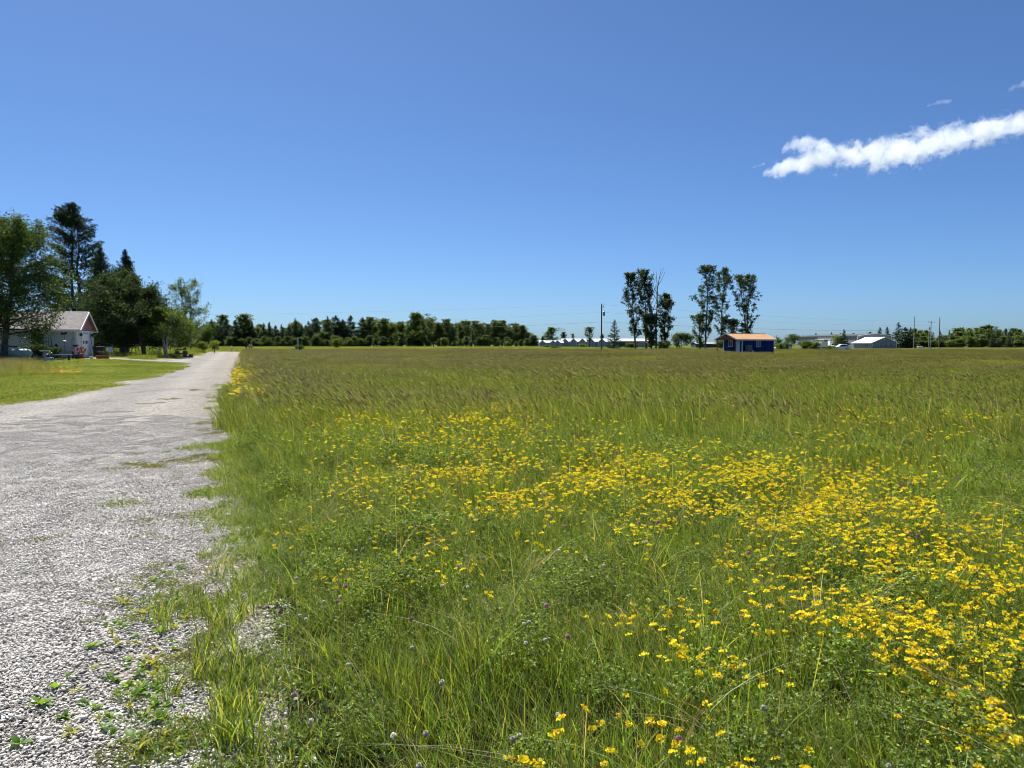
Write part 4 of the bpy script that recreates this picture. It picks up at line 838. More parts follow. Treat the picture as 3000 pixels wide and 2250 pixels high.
poplar(2145, 940, 204, 'short leafy poplar just left of the shed roof', 1.0, 3000, (0, 0), 18, 0.05)
g = G(1800, 195); hgt = ZT(935, 195) - g.z
tree('pine_tree', conifer(rt, hgt, 0.14, [(0, 2.0), (0.2, 2.15), (0.5, 1.5), (0.8, 0.7), (1, 0.1)], PINE + DARKC, 0.05, 0.42, 7, 26, 0.30, 0.05, 0.0, 0, 0.15), g, 'lone small pine between the utility pole and the poplars')
def shrub(px, Y, wpx, py, lab, cols=BROAD, n=3000, group=None):
    g = G(px, Y); hgt = max(0.6, ZT(py, Y) - g.z); wd = wpx * Y / F / 2
    return tree('shrub', broad(rt, hgt, 0.06, sc([(0, 0.8), (0.3, 1.0), (0.7, 0.8), (1, 0.3)], wd), cols, 22, 0.05, 0.26, n, 0.2, min(0.5, hgt * 0.2), (0, 0), (0.1, 0.9), sub=3, forks=2, fork_at=0.02), g, lab, group, catg='shrub')
shrub(1998, 205, 74, 981, 'wide round dark bush between the two poplar clumps', BROAD, 6500)
shrub(1945, 205, 40, 1003, 'low dark bush at the foot of the left poplars')
shrub(2120, 190, 40, 1002, 'low bush left of the blue shed')
shrub(2292, 170, 60, 1010, 'low bushes right of the blue shed', LIGHT, 2600)
shrub(2318, 235, 44, 983, 'tall leafy bush at the left end of the grey warehouse', BROAD, 4200)
shrub(2280, 250, 26, 990, 'small tree like bush just right of the blue shed', GREYG, 2200)
shrub(2360, 190, 44, 1003, 'leafy bush in front of the warehouse, larger of the pair', BROAD + LIGHT, 3000)
shrub(2388, 188, 26, 1006, 'leafy bush in front of the warehouse, smaller of the pair', BROAD + LIGHT, 2000)
shrub(2458, 228, 26, 985, 'yellow green bush left of the thin warehouse spruce', LIGHT, 2400)
shrub(2430, 180, 60, 1016, 'low roadside bush left of the white car', LIGHT, 1800)
shrub(1603, 300, 26, 1012, 'low shrub before the first storage gables', LIGHT, 1200)
shrub(1625, 230, 50, 1016, 'low dark shrub patch in the hay strip before the storage buildings', BROAD, 1500)
shrub(1705, 310, 30, 1009, 'yellow green shrub under the narrow tree by the storage roof', LIGHT, 1500)
shrub(1850, 240, 60, 1008, 'dark shrub thicket under the leftmost poplar', BROAD, 2600)
shrub(560, 170, 50, 999, 'pale rounded shrub below the airy tree', GREYG, 2200)
shrub(1015, 370, 30, 1006, 'pale shrub at the foot of the treeline right of the yellow sapling', LIGHT, 900)
# --- saplings in the grass
def sapling(px, Y, py, lab, leanx=0.0, cols=LIGHT):
    g = G(px, Y); hgt = ZT(py, Y) - g.z
    tree('sapling', broad(rt, hgt, 0.05, [(0, 0.1), (0.4, 0.5), (0.65, 0.95), (0.9, 0.6), (1, 0.2)], cols, 16, 0.35, 0.22, 900, 0.4, 0.22, (leanx, 0), (0.1, 0.7), sub=3), g, lab, rz=0.0)
YG = [(0.16, 0.20, 0.03), (0.12, 0.17, 0.03)]
sapling(600, 118, 1005, 'yellow green sapling with leaning stem left of the road end', -0.25, YG)
sapling(628, 122, 1003, 'upright yellow green sapling next to the leaning one', 0.02, YG)
sapling(984, 140, 995, 'yellow green sapling in the meadow before the treeline', 0.03, YG)
sapling(1487, 260, 1002, 'small bright sapling at the right end of the treeline', 0.02, YG)
sapling(875, 134, 1013, 'tiny sapling at the foot of the white post', 0.0, BROAD)
# --- the treeline
WOOD = [(0, 0.9), (0.25, 1.0), (0.5, 0.82), (0.7, 0.58), (0.88, 0.3), (1, 0.06)]
DEC = [broad(rt, 14, 0.22, sc(WOOD, k), c_, 34, b_, 0.50, 5200, 0.7, 0.62, (0.02, 0), (0.2, 0.95), sub=4, rag=(0.45, 1.35)) for k, c_, b_ in ((3.0, BROAD + LIGHT, 0.03), (2.5, GREYG, 0.04), (3.0, LIGHT, 0.02), (2.1, PC + GREYG, 0.05), (2.7, BROAD + GREYG, 0.03), (2.3, LIGHT + GREYG, 0.03))]
TALLD = [broad(rt, 14, 0.18, sc(POP, 0.75), GREYG, 22, 0.2, 0.6, 1500, 1.0, 0.5, (0.01, 0), (0.6, 1.1), sub=3) for _ in range(2)]
CON = [conifer(rt, 14, 0.22, sc(p_, k), c_, 0.02, 0.62, 7, 17, 0.55, e_, g_, 0.05, 0.33) for p_, k, c_, e_, g_ in ((CONE, 2.9, PINE, 0.0, 0.1), (CONE, 2.6, DARKC + PINE, -0.1, 0.05), ([(0, 0.7), (0.2, 1), (0.5, 0.95), (0.75, 0.7), (0.9, 0.4), (1, 0.05)], 3.0, PINE, 0.1, 0.15), ([(0, 0.8), (0.3, 1), (0.6, 0.8), (0.85, 0.4), (1, 0.03)], 2.5, PINE + DARKC, 0.05, 0.1))]
ORD = 'first second third fourth fifth sixth seventh eighth ninth tenth eleventh twelfth thirteenth fourteenth fifteenth sixteenth seventeenth eighteenth nineteenth twentieth'.split()
FRONT = [(575, 950, 'c'), (598, 945, 'c'), (622, 932, 'c'), (640, 958, 'c'), (655, 924, 't'), (672, 950, 'c'), (690, 936, 'c'), (705, 948, 'c'), (719, 922, 'd'), (738, 938, 'c'), (755, 952, 'c'), (773, 944, 'c'), (790, 940, 'c'), (808, 952, 'c'), (826, 948, 'c'), (846, 954, 'c'), (866, 929, 'c'), (884, 948, 'c'), (904, 938, 'c'), (926, 930, 'c'),
         (948, 972, 'l'), (960, 923, 'c'), (985, 922, 'c'), (1005, 934, 'c'), (1028, 922, 'c'), (1045, 965, 'c'), (1062, 928, 'c'), (1085, 930, 't'), (1105, 955, 'l'), (1122, 932, 'd'), (1150, 948, 'l'), (1178, 944, 'l'), (1200, 955, 'l'), (1216, 918, 'd'), (1238, 928, 'c'), (1262, 934, 't'), (1285, 945, 'd'), (1308, 936, 't'), (1325, 948, 'c'), (1354, 942, 'd'), (1368, 940, 't'), (1392, 941, 't'), (1412, 948, 't'), (1430, 950, 't'), (1452, 939, 'd'), (1472, 940, 't'), (1490, 955, 'c'), (1509, 948, 't'), (1530, 952, 'd'), (1549, 972, 'd'), (1566, 985, 'd')]
kinds = {'c': CON, 'd': DEC, 'l': [DEC[2], DEC[0]], 't': TALLD}
noun = {'c': 'dark conifer', 'd': 'dark leafy tree', 'l': 'light green leafy tree', 't': 'thin grey green tree'}
cnt = {}
for i, (px, py, k) in enumerate(FRONT):
    Y = 378 + rt.uniform(-8, 10); g = G(px, Y); hgt = ZT(py, Y) - g.z; s = hgt / 14.2; W = {'c': 1.5, 'd': 1.45, 'l': 1.5, 't': 1.25}[k]
    side = 'left' if px < 873 else 'right'
    cnt.setdefault((k, side), []).append((px, i))
    e = tree({'c': 'conifer', 'd': 'broadleaf_tree', 'l': 'broadleaf_tree', 't': 'slender_tree'}[k], kinds[k][rt.integers(len(kinds[k]))], g, 'x', 'trees of the distant treeline')
    e.scale = (max(s, 0.62) * W, max(s, 0.62) * W, s); e['_i'] = i; FRONT[i] = (px, py, k, e)
for (k, side), L_ in cnt.items():
    L_.sort(reverse=(side == 'left'))
    for n_, (px, i) in enumerate(L_):
        o_ = ORD[n_] if n_ < 20 else 'far'
        e = FRONT[i][3]; e['label'] = '%s in the distant treeline, %s such tree %s of the white post' % (noun[k], o_, side); del e['_i']
back = []
for i in range(62):
    px = 560 + i * 16.2 + rt.uniform(-5, 5); fy = np.interp(px, [q[0] for q in FRONT], [q[1] for q in FRONT]); Y = 396 + rt.uniform(0, 22)
    g = G(px, Y); hgt = ZT(fy + rt.uniform(2, 16), Y) - g.z; s = max(0.3, hgt / 14.2); kk = CON if (px < 1080 and rt.uniform() < 0.65) else DEC
    e = tree('background_tree', kk[rt.integers(len(kk))], g, 'dark tree closing the gaps behind the front of the distant treeline', 'trees behind the front of the treeline'); e.scale = (max(0.7, s) * 1.7, max(0.7, s) * 1.7, s)
for i in range(60):
    px = 575 + i * 16.8 + rt.uniform(-8, 8); Y = 366 + rt.uniform(-2, 4); g = G(px, Y); s = rt.uniform(0.16, 0.36)
    e = tree('undergrowth_bush', DEC[rt.integers(6)], g, 'low bush at the foot of the distant treeline', 'bushes along the foot of the treeline', catg='shrub'); e.scale = (s * 2.5, s * 2.2, s * 1.15)
# --- the wood closing the view behind the house and maples
for i in range(26):
    px = -60 + i * 24 + rt.uniform(-8, 8); Y = 235 + rt.uniform(-8, 12) + (60 if px > 520 else 0); g = G(px, Y); s = (ZT(rt.uniform(925, 955), Y) - g.z) / 14.2
    kk = DEC if i % 3 else CON
    e = tree('background_tree', kk[rt.integers(len(kk))], g, 'tree of the dark wood glimpsed behind the house and maples', 'trees glimpsed behind the house and maples'); e.scale = (max(0.55, s) * 1.6, max(0.55, s) * 1.6, s)
# --- trees behind the storage buildings
for px, py, Y, k, W, lab in ((1612, 960, 410, DEC[0], 1.5, 'broad dark tree behind the left storage roof'), (1650, 972, 410, DEC[4], 0.9, 'smaller dark tree behind the storage roofs, right of the broad one'), (1727, 959, 330, TALLD[0], 1.2, 'narrow tree in front of the storage buildings'), (1764, 978, 420, DEC[1], 0.9, 'low tree crown showing behind the utility pole'), (1678, 978, 420, TALLD[1], 0.6, 'thin bare looking tree behind the storage roofs'), (1590, 985, 400, DEC[3], 0.9, 'dark tree at the left end of the storage buildings'), (1905, 985, 330, DEC[0], 1.0, 'dark tree behind the left poplar clump'), (2240, 990, 300, DEC[1], 0.6, 'grey green tree behind the right part of the shed')):
    g = G(px, Y); s = (ZT(py, Y) - g.z) / 14.2; e = tree('broadleaf_tree', k, g, lab); e.scale = (s * W * 1.2, s * W * 1.2, s)
# --- spruces by the warehouse and the tree tops behind it
for px, py, Y, W, lab in ((2576, 957, 330, 1.1, 'leftmost dark spruce behind the white roofed office'), (2599, 956, 332, 1.1, 'second dark spruce behind the white roofed office'), (2631, 943, 318, 1.15, 'tallest dark spruce right of the white roofed office'), (2651, 958, 305, 1.25, 'broad green spruce between the tallest spruce and the power poles'), (2666, 957, 316, 1.0, 'rightmost dark spruce beside the thin power pole'), (2471, 963, 226, 1.0, 'thin dark spruce in front of the grey warehouse'), (2390, 974, 420, 1.0, 'spruce top above the left part of the warehouse roof'), (2436, 972, 420, 1.1, 'spruce top above the middle of the warehouse roof'), (2460, 973, 425, 0.8, 'small spruce top left of the thin spruce'), (2500, 975, 425, 1.3, 'broad tree top right of the thin spruce'), (2548, 972, 420, 1.5, 'dark tree top left of the office spruces'), (2352, 980, 420, 0.8, 'spruce top at the left end of the warehouse roof')):
    g = G(px, Y); s = (ZT(py, Y) - g.z) / 14.0; e = tree('spruce_tree', CON[1] if W < 1.2 else CON[3], g, lab); e.scale = (s * W * 1.7, s * W * 1.7, s)
# --- the wooded rise on the right
FR = [(2690, 964), (2720, 966), (2760, 968), (2800, 962), (2850, 956), (2890, 953), (2930, 960), (2980, 960), (3040, 962), (3120, 964)]
for r_ in range(4):
    for i in range(22):
        px = 2655 + i * 21 + rt.uniform(-7, 7) + r_ * 5; Y = 392 + r_ * 16 + rt.uniform(-4, 4); top = np.interp(px, [q[0] for q in FR], [q[1] for q in FR]) + (3 - r_) * 10 + rt.uniform(-2, 6)
        g = G(px, Y); s = max(0.2, (ZT(top, Y) - g.z) / 14.2); kk = DEC if rt.uniform() < 0.75 else CON
        e = tree('woodland_tree', kk[rt.integers(len(kk))], g, 'tree crown in the dense wood at the right edge, %s row from the field' % ORD[r_], 'trees of the wood on the right'); e.scale = (max(0.6, s) * 1.5, max(0.6, s) * 1.5, s)
#SECTION5
# ------------------------------------------------------------------ buildings
def gable_house(): pass
def lap_boards(mb, x0, x1, z0, z1, y, step, axis='x', tp=None):
    z = z0
    while z < z1 - 1e-6:
        t = min(z + step, z1)
        if tp: a0, a1 = tp(z), tp(t)
        else: a0 = a1 = (x0, x1)
        if axis == 'x': q = [(a0[0], y - 0.018, z), (a0[1], y - 0.018, z), (a1[1], y - 0.002, t), (a1[0], y - 0.002, t)]; bt = [(a0[0], y, z), (a0[1], y, z), (a0[1], y - 0.018, z), (a0[0], y - 0.018, z)]
        else: q = [(y + 0.018, a0[0], z), (y + 0.018, a0[1], z), (y + 0.002, a1[1], t), (y + 0.002, a1[0], t)]; bt = [(y, a0[0], z), (y, a0[1], z), (y + 0.018, a0[1], z), (y + 0.018, a0[0], z)]
        mb.add(q, [(0, 1, 2, 3)]); mb.add(bt, [(0, 1, 2, 3)]); z = t
def window(root, w_, h_, loc, face, name='window', slats=0, mull=1, tr=None):
    # face '-y' or '+x'; origin at the lower left corner seen from outside
    f = MB(); fw = 0.07; rz = 0 if face == '-y' else math.pi / 2
    f.box(-fw, 0, -0.05, 0.02, -fw, h_ + fw); f.box(w_, w_ + fw, -0.05, 0.02, -fw, h_ + fw); f.box(0, w_, -0.05, 0.02, h_, h_ + fw); f.box(0, w_, -0.06, 0.02, -fw, 0)
    for i in range(mull): x = w_ * (i + 1) / (mull + 1); f.box(x - 0.022, x + 0.022, -0.045, 0.02, 0, h_)
    for i in range(slats): z = h_ * (i + 1) / (slats + 1); f.box(0, w_, -0.035, 0.02, z - 0.02, z + 0.02)
    wo_ = f.build(name, tr or M_WHITE, root, loc=loc, rz=rz)
    MB().box(0, w_, -0.02, -0.012, 0, h_).build('pane', M_GLASS, wo_); return wo_
# --- white house with a garage gable
c = G(227, 66); house = empty('house', c, math.radians(19)); tag(house, 'white sided house with grey shingle roof and red brown garage gable', 'house')
HW, HL, HE, HR = 6.8, 13.0, 2.58, 4.12
m = MB(); m.box(-HL, 0, 0.0, HW, -0.4, HE); m.build('wall', M_SIDING, house)
m = MB(); lap_boards(m, -HL, -0.12, 0.05, HE, 0.0, 0.17); m.build('front_siding', M_SIDING, house)
m = MB(); lap_boards(m, 0.12, 1.3, 0.05, HE - 0.1, 0.0, 0.17, 'y'); lap_boards(m, 4.75, HW - 0.12, 0.05, HE - 0.1, 0.0, 0.17, 'y'); m.build('gable_end_siding', M_SIDING, house)
m = MB(); m.add([(0.0, -0.02, HE), (0.0, HW + 0.02, HE), (0.0, HW / 2, HR)], [(0, 1, 2)]); lap_boards(m, 0, 0, HE - 0.1, HR - 0.05, 0.0, 0.16, 'y', tp=lambda z: (max(0.0, (z - HE)) * (HW / 2) / (HR - HE), HW - max(0.0, (z - HE)) * (HW / 2) / (HR - HE))); m.build('gable', M_PINK, house)
sl = (HR - HE) / (HW / 2); ov = 0.42
for s_, nm in ((0, 'roof'), (1, 'roof')):
    y0, y1 = (-ov, HW / 2) if s_ == 0 else (HW + ov, HW / 2); z0 = HE - ov * sl + 0.06; z1 = HR + 0.06
    q = [(-HL - 0.3, y0, z0), (0.35, y0, z0), (0.35, y1, z1), (-HL - 0.3, y1, z1)]
    if s_: q = q[::-1]
    r = MB().sheet(q, 0.09).build(nm, M_SHINGLE, house)
    MB().bar((0.37, y0, z0 - 0.03), (0.37, y1, z1 - 0.03), 0.05, 0.18).build('rake_board', M_WHITE, r)
    if s_ == 0: MB().box(-HL - 0.3, 0.35, y0 - 0.06, y0 - 0.01, z0 - 0.10, z0 + 0.06).build('gutter', M_WHITE, r)
    else: MB().box(-HL - 0.3, 0.35, y0 + 0.01, y0 + 0.06, z0 - 0.10, z0 + 0.06).build('gutter', M_WHITE, r)
for y in (0.0, HW):
    MB().box(-0.10, 0.03, y - 0.03 if y == 0 else y - 0.10, y + 0.10 if y == 0 else y + 0.03, -0.2, HE - 0.02).build('corner_trim', M_WHITE, house)
d = MB().box(0.02, 0.06, 1.75, 4.3, 0.0, 2.22).build('garage_door', M_WHITE, house)
for k in range(4): MB().box(0.062, 0.078, 1.79, 4.26, 0.03 + k * 0.55, 0.55 + k * 0.55).build('door_panel', M_WHITE, d)
for k in range(4): MB().box(0.08, 0.086, 1.95 + k * 0.6, 2.3 + k * 0.6, 1.28, 1.56).build('door_window', M_GLASS, d)
MB().box(0.015, 0.09, 1.5, 1.74, 0.0, 2.3).build('door_jamb', M_WHITE, house); MB().box(0.015, 0.09, 4.31, 4.55, 0.0, 2.3).build('door_jamb', M_WHITE, house); MB().box(0.015, 0.10, 1.5, 4.55, 2.31, 2.46).build('door_lintel', M_WHITE, house)
window(house, 0.98, 1.0, (-3.55, 0.0, 1.18), '-y', slats=3, mull=0)
MB().tube([(-0.18, -0.07, HE - 0.15), (-0.18, -0.07, 0.1)], 0.045, 8).build('downspout', M_WHITE, house)
m = MB(); m.lathe([(0.03, 0), (0.10, 0.02), (0.13, 0.2), (0.05, 0.27), (0.01, 0.32)], 8, (0.16, 0.75, 1.95)); m.build('wall_lantern', M_IRON, house)
m = MB(); m.lathe([(0.03, 0), (0.10, 0.02), (0.13, 0.2), (0.05, 0.27), (0.01, 0.32)], 8, (0.16, 5.6, 1.95)); m.build('wall_lantern', M_IRON, house)
def hl(x, y, z=0.0):   # house frame to world
    q = house.matrix_basis @ Vector((x, y, 0)); return Vector((q.x, q.y, H(q.x, q.y) + z))
house_rz = math.radians(19)
# trellises, tools and stakes before the house wall
t = empty('garden_trellis', hl(-2.35, -0.35), house_rz); tag(t, 'tall arched metal trellis leaning before the white house wall', 'trellis')
for x in (-0.42, 0.42): MB().tube([(x, 0, 0), (x, 0, 1.6), (x * 0.75, 0, 1.95), (x * 0.3, 0, 2.1)], 0.018, 5).build('upright', M_IRON, t)
for z in (0.5, 0.95, 1.4, 1.85): MB().bar((-0.42, 0, z), (0.42, 0, z), 0.02).build('rung', M_IRON, t)
t = empty('garden_trellis', hl(-1.95, -0.7), house_rz); tag(t, 'slim metal trellis standing right of the arched trellis', 'trellis')
for x in (-0.12, 0.12): MB().bar((x, 0, 0), (x, 0, 1.75), 0.02).build('upright', M_IRON, t)
for z in (0.4, 0.8, 1.2, 1.6): MB().bar((-0.12, 0, z), (0.12, 0, z), 0.016).build('rung', M_IRON, t)
def stake(name, x, y, h, lab, head):
    t = empty(name, hl(x, y), house_rz); tag(t, lab, 'garden ornament'); MB().tube([(0, 0, -0.05), (0, 0, h)], 0.016, 5).build('pole', M_IRON, t); head(t, h); return t
def h_spade(t, h): MB().prism([(-0.10, -0.28), (0.10, -0.28), (0.12, 0.0), (0.05, 0.12), (-0.05, 0.12), (-0.12, 0.0)], 'y', -0.015, 0.015).build('paddle', M_IRON, t, loc=(0, 0, h))
def h_vane(t, h):
    MB().bar((-0.32, 0, h), (0.32, 0, h), 0.025).build('arrow', M_IRON, t)
    MB().prism([(-0.28, 0.03), (0.02, 0.02), (0.20, 0.12), (0.26, 0.28), (0.12, 0.24), (-0.05, 0.16), (-0.24, 0.26)], 'y', -0.012, 0.012).build('rooster', M_IRON, t, loc=(0, 0, h))
    MB().lathe([(0.02, 0), (0.17, 0.05), (0.17, 0.12), (0.02, 0.17)], 8, (0, 0, h - 0.65)).build('globe', M_STEEL, t)
def h_hook(t, h):
    MB().tube([(0, 0, h), (0.05, 0, h + 0.18), (0.2, 0, h + 0.2), (0.28, 0, h + 0.05)], 0.014, 5).build('hook', M_IRON, t)
    b = MB().lathe([(0.06, 0), (0.22, 0.10), (0.26, 0.2)], 10, (0.28, 0, h - 0.55)).build('basket', M_WOODD, t)
    MB().bar((0.28, 0, h - 0.35), (0.28, 0, h + 0.05), 0.01).build('hanger', M_IRON, b)
stake('garden_stake', -2.75, -0.9, 1.15, 'dark paddle shaped garden stake left of the trellises', h_spade)
stake('garden_stake', -1.45, -0.9, 1.15, 'dark paddle shaped garden stake right of the trellises', h_spade)
stake('weather_vane', -0.72, -1.3, 2.05, 'thin iron weather vane standing before the house corner', h_vane)
stake('shepherd_hook', -0.25, -0.9, 1.55, 'iron hook holding a hanging basket at the house corner', h_hook)
# tool and flags by the garage door
t = empty('leaning_pole', hl(0.55, 4.0), house_rz); tag(t, 'long dark pole leaning against the garage door', 'pole'); MB().tube([(0, 0, 0), (-0.32, 0.25, 2.15)], 0.022, 6).build('shaft', M_IRON, t)
MB().box(-0.10, 0.10, -0.03, 0.03, -0.02, 0.12).build('foot', M_IRON, t)
# ramp with handrail
t = empty('ramp_railing', hl(-6.6, -1.5), house_rz); tag(t, 'dark sloping handrail of a ramp along the white house wall', 'railing')
MB().bar((-2.6, 0, 1.62), (2.7, 0, 0.98), 0.09, 0.13).build('handrail', M_WOODD, t)
for x in (-2.4, -1.1, 0.2, 1.4, 2.6): MB().box(x - 0.05, x + 0.05, -0.05, 0.05, 0, 1.60 - (x + 2.6) * 0.121).build('post', M_WOODD, t)
MB().bar((-2.6, 0, 0.75), (2.7, 0, 0.35), 0.05, 0.10).build('lower_rail', M_WOODD, t)
# propane tank
q = GP(56, 1053); t = empty('propane_tank', q, math.radians(12)); tag(t, 'pale green horizontal propane tank beside the big tree trunk', 'tank'); t.scale = (0.72, 0.72, 0.72)
pr = [(0.02, -1.35), (0.25, -1.30), (0.42, -1.12), (0.5, -0.85), (0.5, 0.85), (0.42, 1.12), (0.25, 1.30), (0.02, 1.35)]
b = MB().lathe(pr, 20); b.v = [(v[2], v[1], v[0] + 0.72) for v in b.v]; b.build('tank_body', M_TANK, t, smooth=True)
MB().lathe([(0.16, 1.2), (0.17, 1.32), (0.14, 1.40), (0.05, 1.44)], 12).build('valve_dome', M_WHITE, t, smooth=True)
for x in (-0.8, 0.8): MB().box(x - 0.12, x + 0.12, -0.35, 0.35, 0, 0.32).build('foot', M_STONE, t)
t = empty('white_bucket', GP(22, 1047), 0); tag(t, 'small white bucket left of the propane tank', 'bucket'); MB().lathe([(0.12, 0.0), (0.17, 0.36), (0.18, 0.38), (0.15, 0.38)], 12).build('pail', M_WHITE, t); MB().lathe([(0.18, 0.38), (0.18, 0.41)], 12).build('lid', M_WHITE, t)
# shrubs, bench, pots along the house
HEDGE = broad(rt, 1.0, 0.03, sc([(0, 0.8), (0.3, 1.0), (0.7, 0.85), (1, 0.4)], 0.75), DARKC + BROAD[:1], 20, 0.04, 0.09, 3200, 0.2, 0.18, (0, 0), (0.1, 0.9), sub=3, forks=2, fork_at=0.02)
for x, y, s, lab in ((-3.4, -1.7, 0.95, 'dark low shrub under the house window, left of three'), (-2.3, -1.8, 1.05, 'dark low shrub before the trellises, middle of three'), (-1.3, -1.9, 0.85, 'dark low shrub before the house corner, right of three')):
    tree('hedge_shrub', HEDGE, hl(x, y), lab, s=s, catg='shrub')
q = GP(170, 1057); t = empty('garden_bench', q, math.radians(16)); tag(t, 'pale topped low bench standing on the lawn before the shrubs', 'bench')
for k in range(3): MB().box(-1.0, 1.0, -0.27 + k * 0.19, -0.10 + k * 0.19, 0.42, 0.46).build('plank', M_WOODW, t)
for x in (-0.75, 0.75):
    MB().bar((x, -0.22, 0), (x, 0.2, 0.41), 0.07).build('leg', M_WOODD, t); MB().bar((x, 0.22, 0), (x, -0.2, 0.41), 0.07).build('leg', M_WOODD, t)
q = GP(132, 1060); t = empty('bird_bath', q); tag(t, 'grey stone pedestal bird bath standing on the lawn', 'bird bath')
MB().lathe([(0.20, 0), (0.20, 0.06), (0.11, 0.14), (0.09, 0.4), (0.13, 0.68)], 14).build('pedestal', M_STONE, t, smooth=True); MB().lathe([(0.10, 0.68), (0.34, 0.78), (0.36, 0.84), (0.31, 0.84), (0.05, 0.77)], 16).build('bowl', M_STONE, t, smooth=True)
q = GP(215, 1050); t = empty('bird_bath', q); tag(t, 'white bowled bird bath near the house corner', 'bird bath')
MB().lathe([(0.16, 0), (0.16, 0.05), (0.06, 0.12), (0.06, 0.5), (0.10, 0.6)], 12).build('pedestal', M_WOODD, t, smooth=True); MB().lathe([(0.08, 0.6), (0.28, 0.68), (0.31, 0.75), (0.26, 0.75), (0.04, 0.69)], 14).build('bowl', M_WHITE, t, smooth=True)
POTPL = broad(rt, 0.4, 0.01, sc(ROUND, 0.22), BROAD, 10, 0.05, 0.06, 260, 0.2, 0.06, sub=2)
def pot(px, py, mt_, lab, s=1.0, fl=None):
    t = empty('flower_pot', GP(px, py)); tag(t, lab, 'flower pot'); t.scale = (s, s, s)
    MB().lathe([(0.12, 0), (0.19, 0.26), (0.20, 0.30), (0.17, 0.30), (0.16, 0.27)], 14).build('pot', mt_, t, smooth=True)
    f = ob('plant', POTPL[1], t, (0, 0, 0.27))
    if fl:
        V, Fq, C = kites(rt, np.column_stack([disc(rt, 40, 0.24), rt.uniform(0.35, 0.7, 40)]), 0.09, [fl], 0.9); ob('blooms', mesh_np('blooms', V, [Fq], M_PETAL, C), t)
pot(142, 1057, M_WHITE, 'white flower pot at the foot of the stone bird bath', 1.0, (0.75, 0.75, 0.72))
pot(151, 1058, M_TEAL, 'aqua flower pot right of the white one', 0.9)
pot(238, 1052, M_RED, 'red flower pot with red blooms at the garage corner', 1.5, (0.5, 0.03, 0.03))
pot(228, 1053, M_WOODD, 'dark flower pot left of the red one', 1.4, (0.2, 0.05, 0.12))
pot(268, 1052, M_WHITE, 'small white pot by the garage door', 0.8)
# garden bed with thin stakes
low_ = [GP(105, 1071), GP(170, 1072), GP(232, 1069)]; up_ = [GP(110, 1066), GP(170, 1066.5), GP(228, 1066)]
bed = empty('garden_bed', low_[1]); tag(bed, 'narrow strip of dark dug soil across the lawn', 'garden bed')
V = [Vector((p_.x, p_.y, p_.z + 0.05)) - bed.location for p_ in low_ + up_]; m = MB(); m.add(V + [v - Vector((0, 0, 0.12)) for v in V], [(0, 1, 4, 3), (1, 2, 5, 4), (0, 6, 7, 1), (1, 7, 8, 2), (2, 8, 11, 5), (3, 9, 6, 0)]); m.build('soil', M_BED, bed)
for i, px in enumerate((112, 128, 155, 170, 186, 200, 227)):
    p_ = GP(px, 1068) - bed.location; MB().tube([p_, p_ + Vector((0, 0, 0.62))], 0.010, 5).build('wire_stake', M_IRON, bed)
# bin, planter, white chair under the trees
q = GP(292, 1047); t = empty('waste_bin', q, 0.3); tag(t, 'large black bin standing right of the garage', 'bin')
MB().prism([(-0.38, 0), (0.38, 0), (0.46, 0.98), (-0.46, 0.98)], 'y', -0.42, 0.42).build('bin_body', M_BLACK, t, bevel=0.02); MB().box(-0.5, 0.5, -0.48, 0.46, 0.99, 1.05).build('lid', M_BLACK, t, bevel=0.015)
for x in (-0.34, 0.34): b = MB().lathe([(0.12, -0.04), (0.12, 0.04)], 10); b.v = [(x + v[2], v[1] + 0.42, v[0] + 0.12) for v in b.v]; b.build('wheel', M_RUBBER, t)
q = GP(301, 1053); t = empty('planter_box', q, 0.3); tag(t, 'brick red planter box with flowers at the driveway edge', 'planter')
MB().prism([(-0.42, 0), (0.42, 0), (0.5, 0.30), (-0.5, 0.30)], 'y', -0.2, 0.2).build('box', M_REDCLAY, t); MB().box(-0.54, 0.54, -0.24, 0.24, 0.301, 0.35).build('rim', M_REDCLAY, t)
for x in (-0.3, 0.0, 0.3): ob('plant', POTPL[1], t, (x, 0, 0.3), x)
q = GP(327, 1043); t = empty('white_garden_chair', q, 0.9); tag(t, 'white plastic garden chair leaning back under the trees', 'chair')
MB().box(-0.26, 0.26, -0.25, 0.25, 0.38, 0.42).build('seat', M_WHITE, t); MB().sheet([(-0.26, 0.25, 0.42), (0.26, 0.25, 0.42), (0.24, 0.42, 0.92), (-0.24, 0.42, 0.92)], 0.03).build('backrest', M_WHITE, t)
for x in (-0.24, 0.24):
    for y in (-0.23, 0.23): MB().bar((x, y, 0.38), (x * 1.1, y * 1.15, 0), 0.04).build('leg', M_WHITE, t)
    MB().bar((x, -0.23, 0.62), (x, 0.30, 0.64), 0.05, 0.03).build('armrest', M_WHITE, t)
q = GP(457, 1043); t = empty('lawn_chair', q, -0.6); tag(t, 'dark wooden slatted lawn chair between the forked maple and V trunks', 'chair')
for k in range(4): MB().box(-0.30, 0.30, -0.3 + k * 0.14, -0.18 + k * 0.14, 0.33 - k * 0.03, 0.35 - k * 0.03).build('seat_slat', M_WOODD, t)
for k in range(5): MB().sheet([(-0.30 + k * 0.122, 0.24, 0.25), (-0.20 + k * 0.122, 0.24, 0.25), (-0.20 + k * 0.122, 0.55, 0.95), (-0.30 + k * 0.122, 0.55, 0.95)], 0.02).build('back_slat', M_WOODD, t)
for x in (-0.34, 0.34): MB().bar((x, -0.32, 0), (x, -0.32, 0.52), 0.07).build('leg', M_WOODD, t); MB().bar((x, -0.34, 0.53), (x, 0.42, 0.53), 0.12, 0.03).build('armrest', M_WOODD, t); MB().bar((x, -0.3, 0.32), (x, 0.5, 0.03), 0.06).build('side_rail', M_WOODD, t)
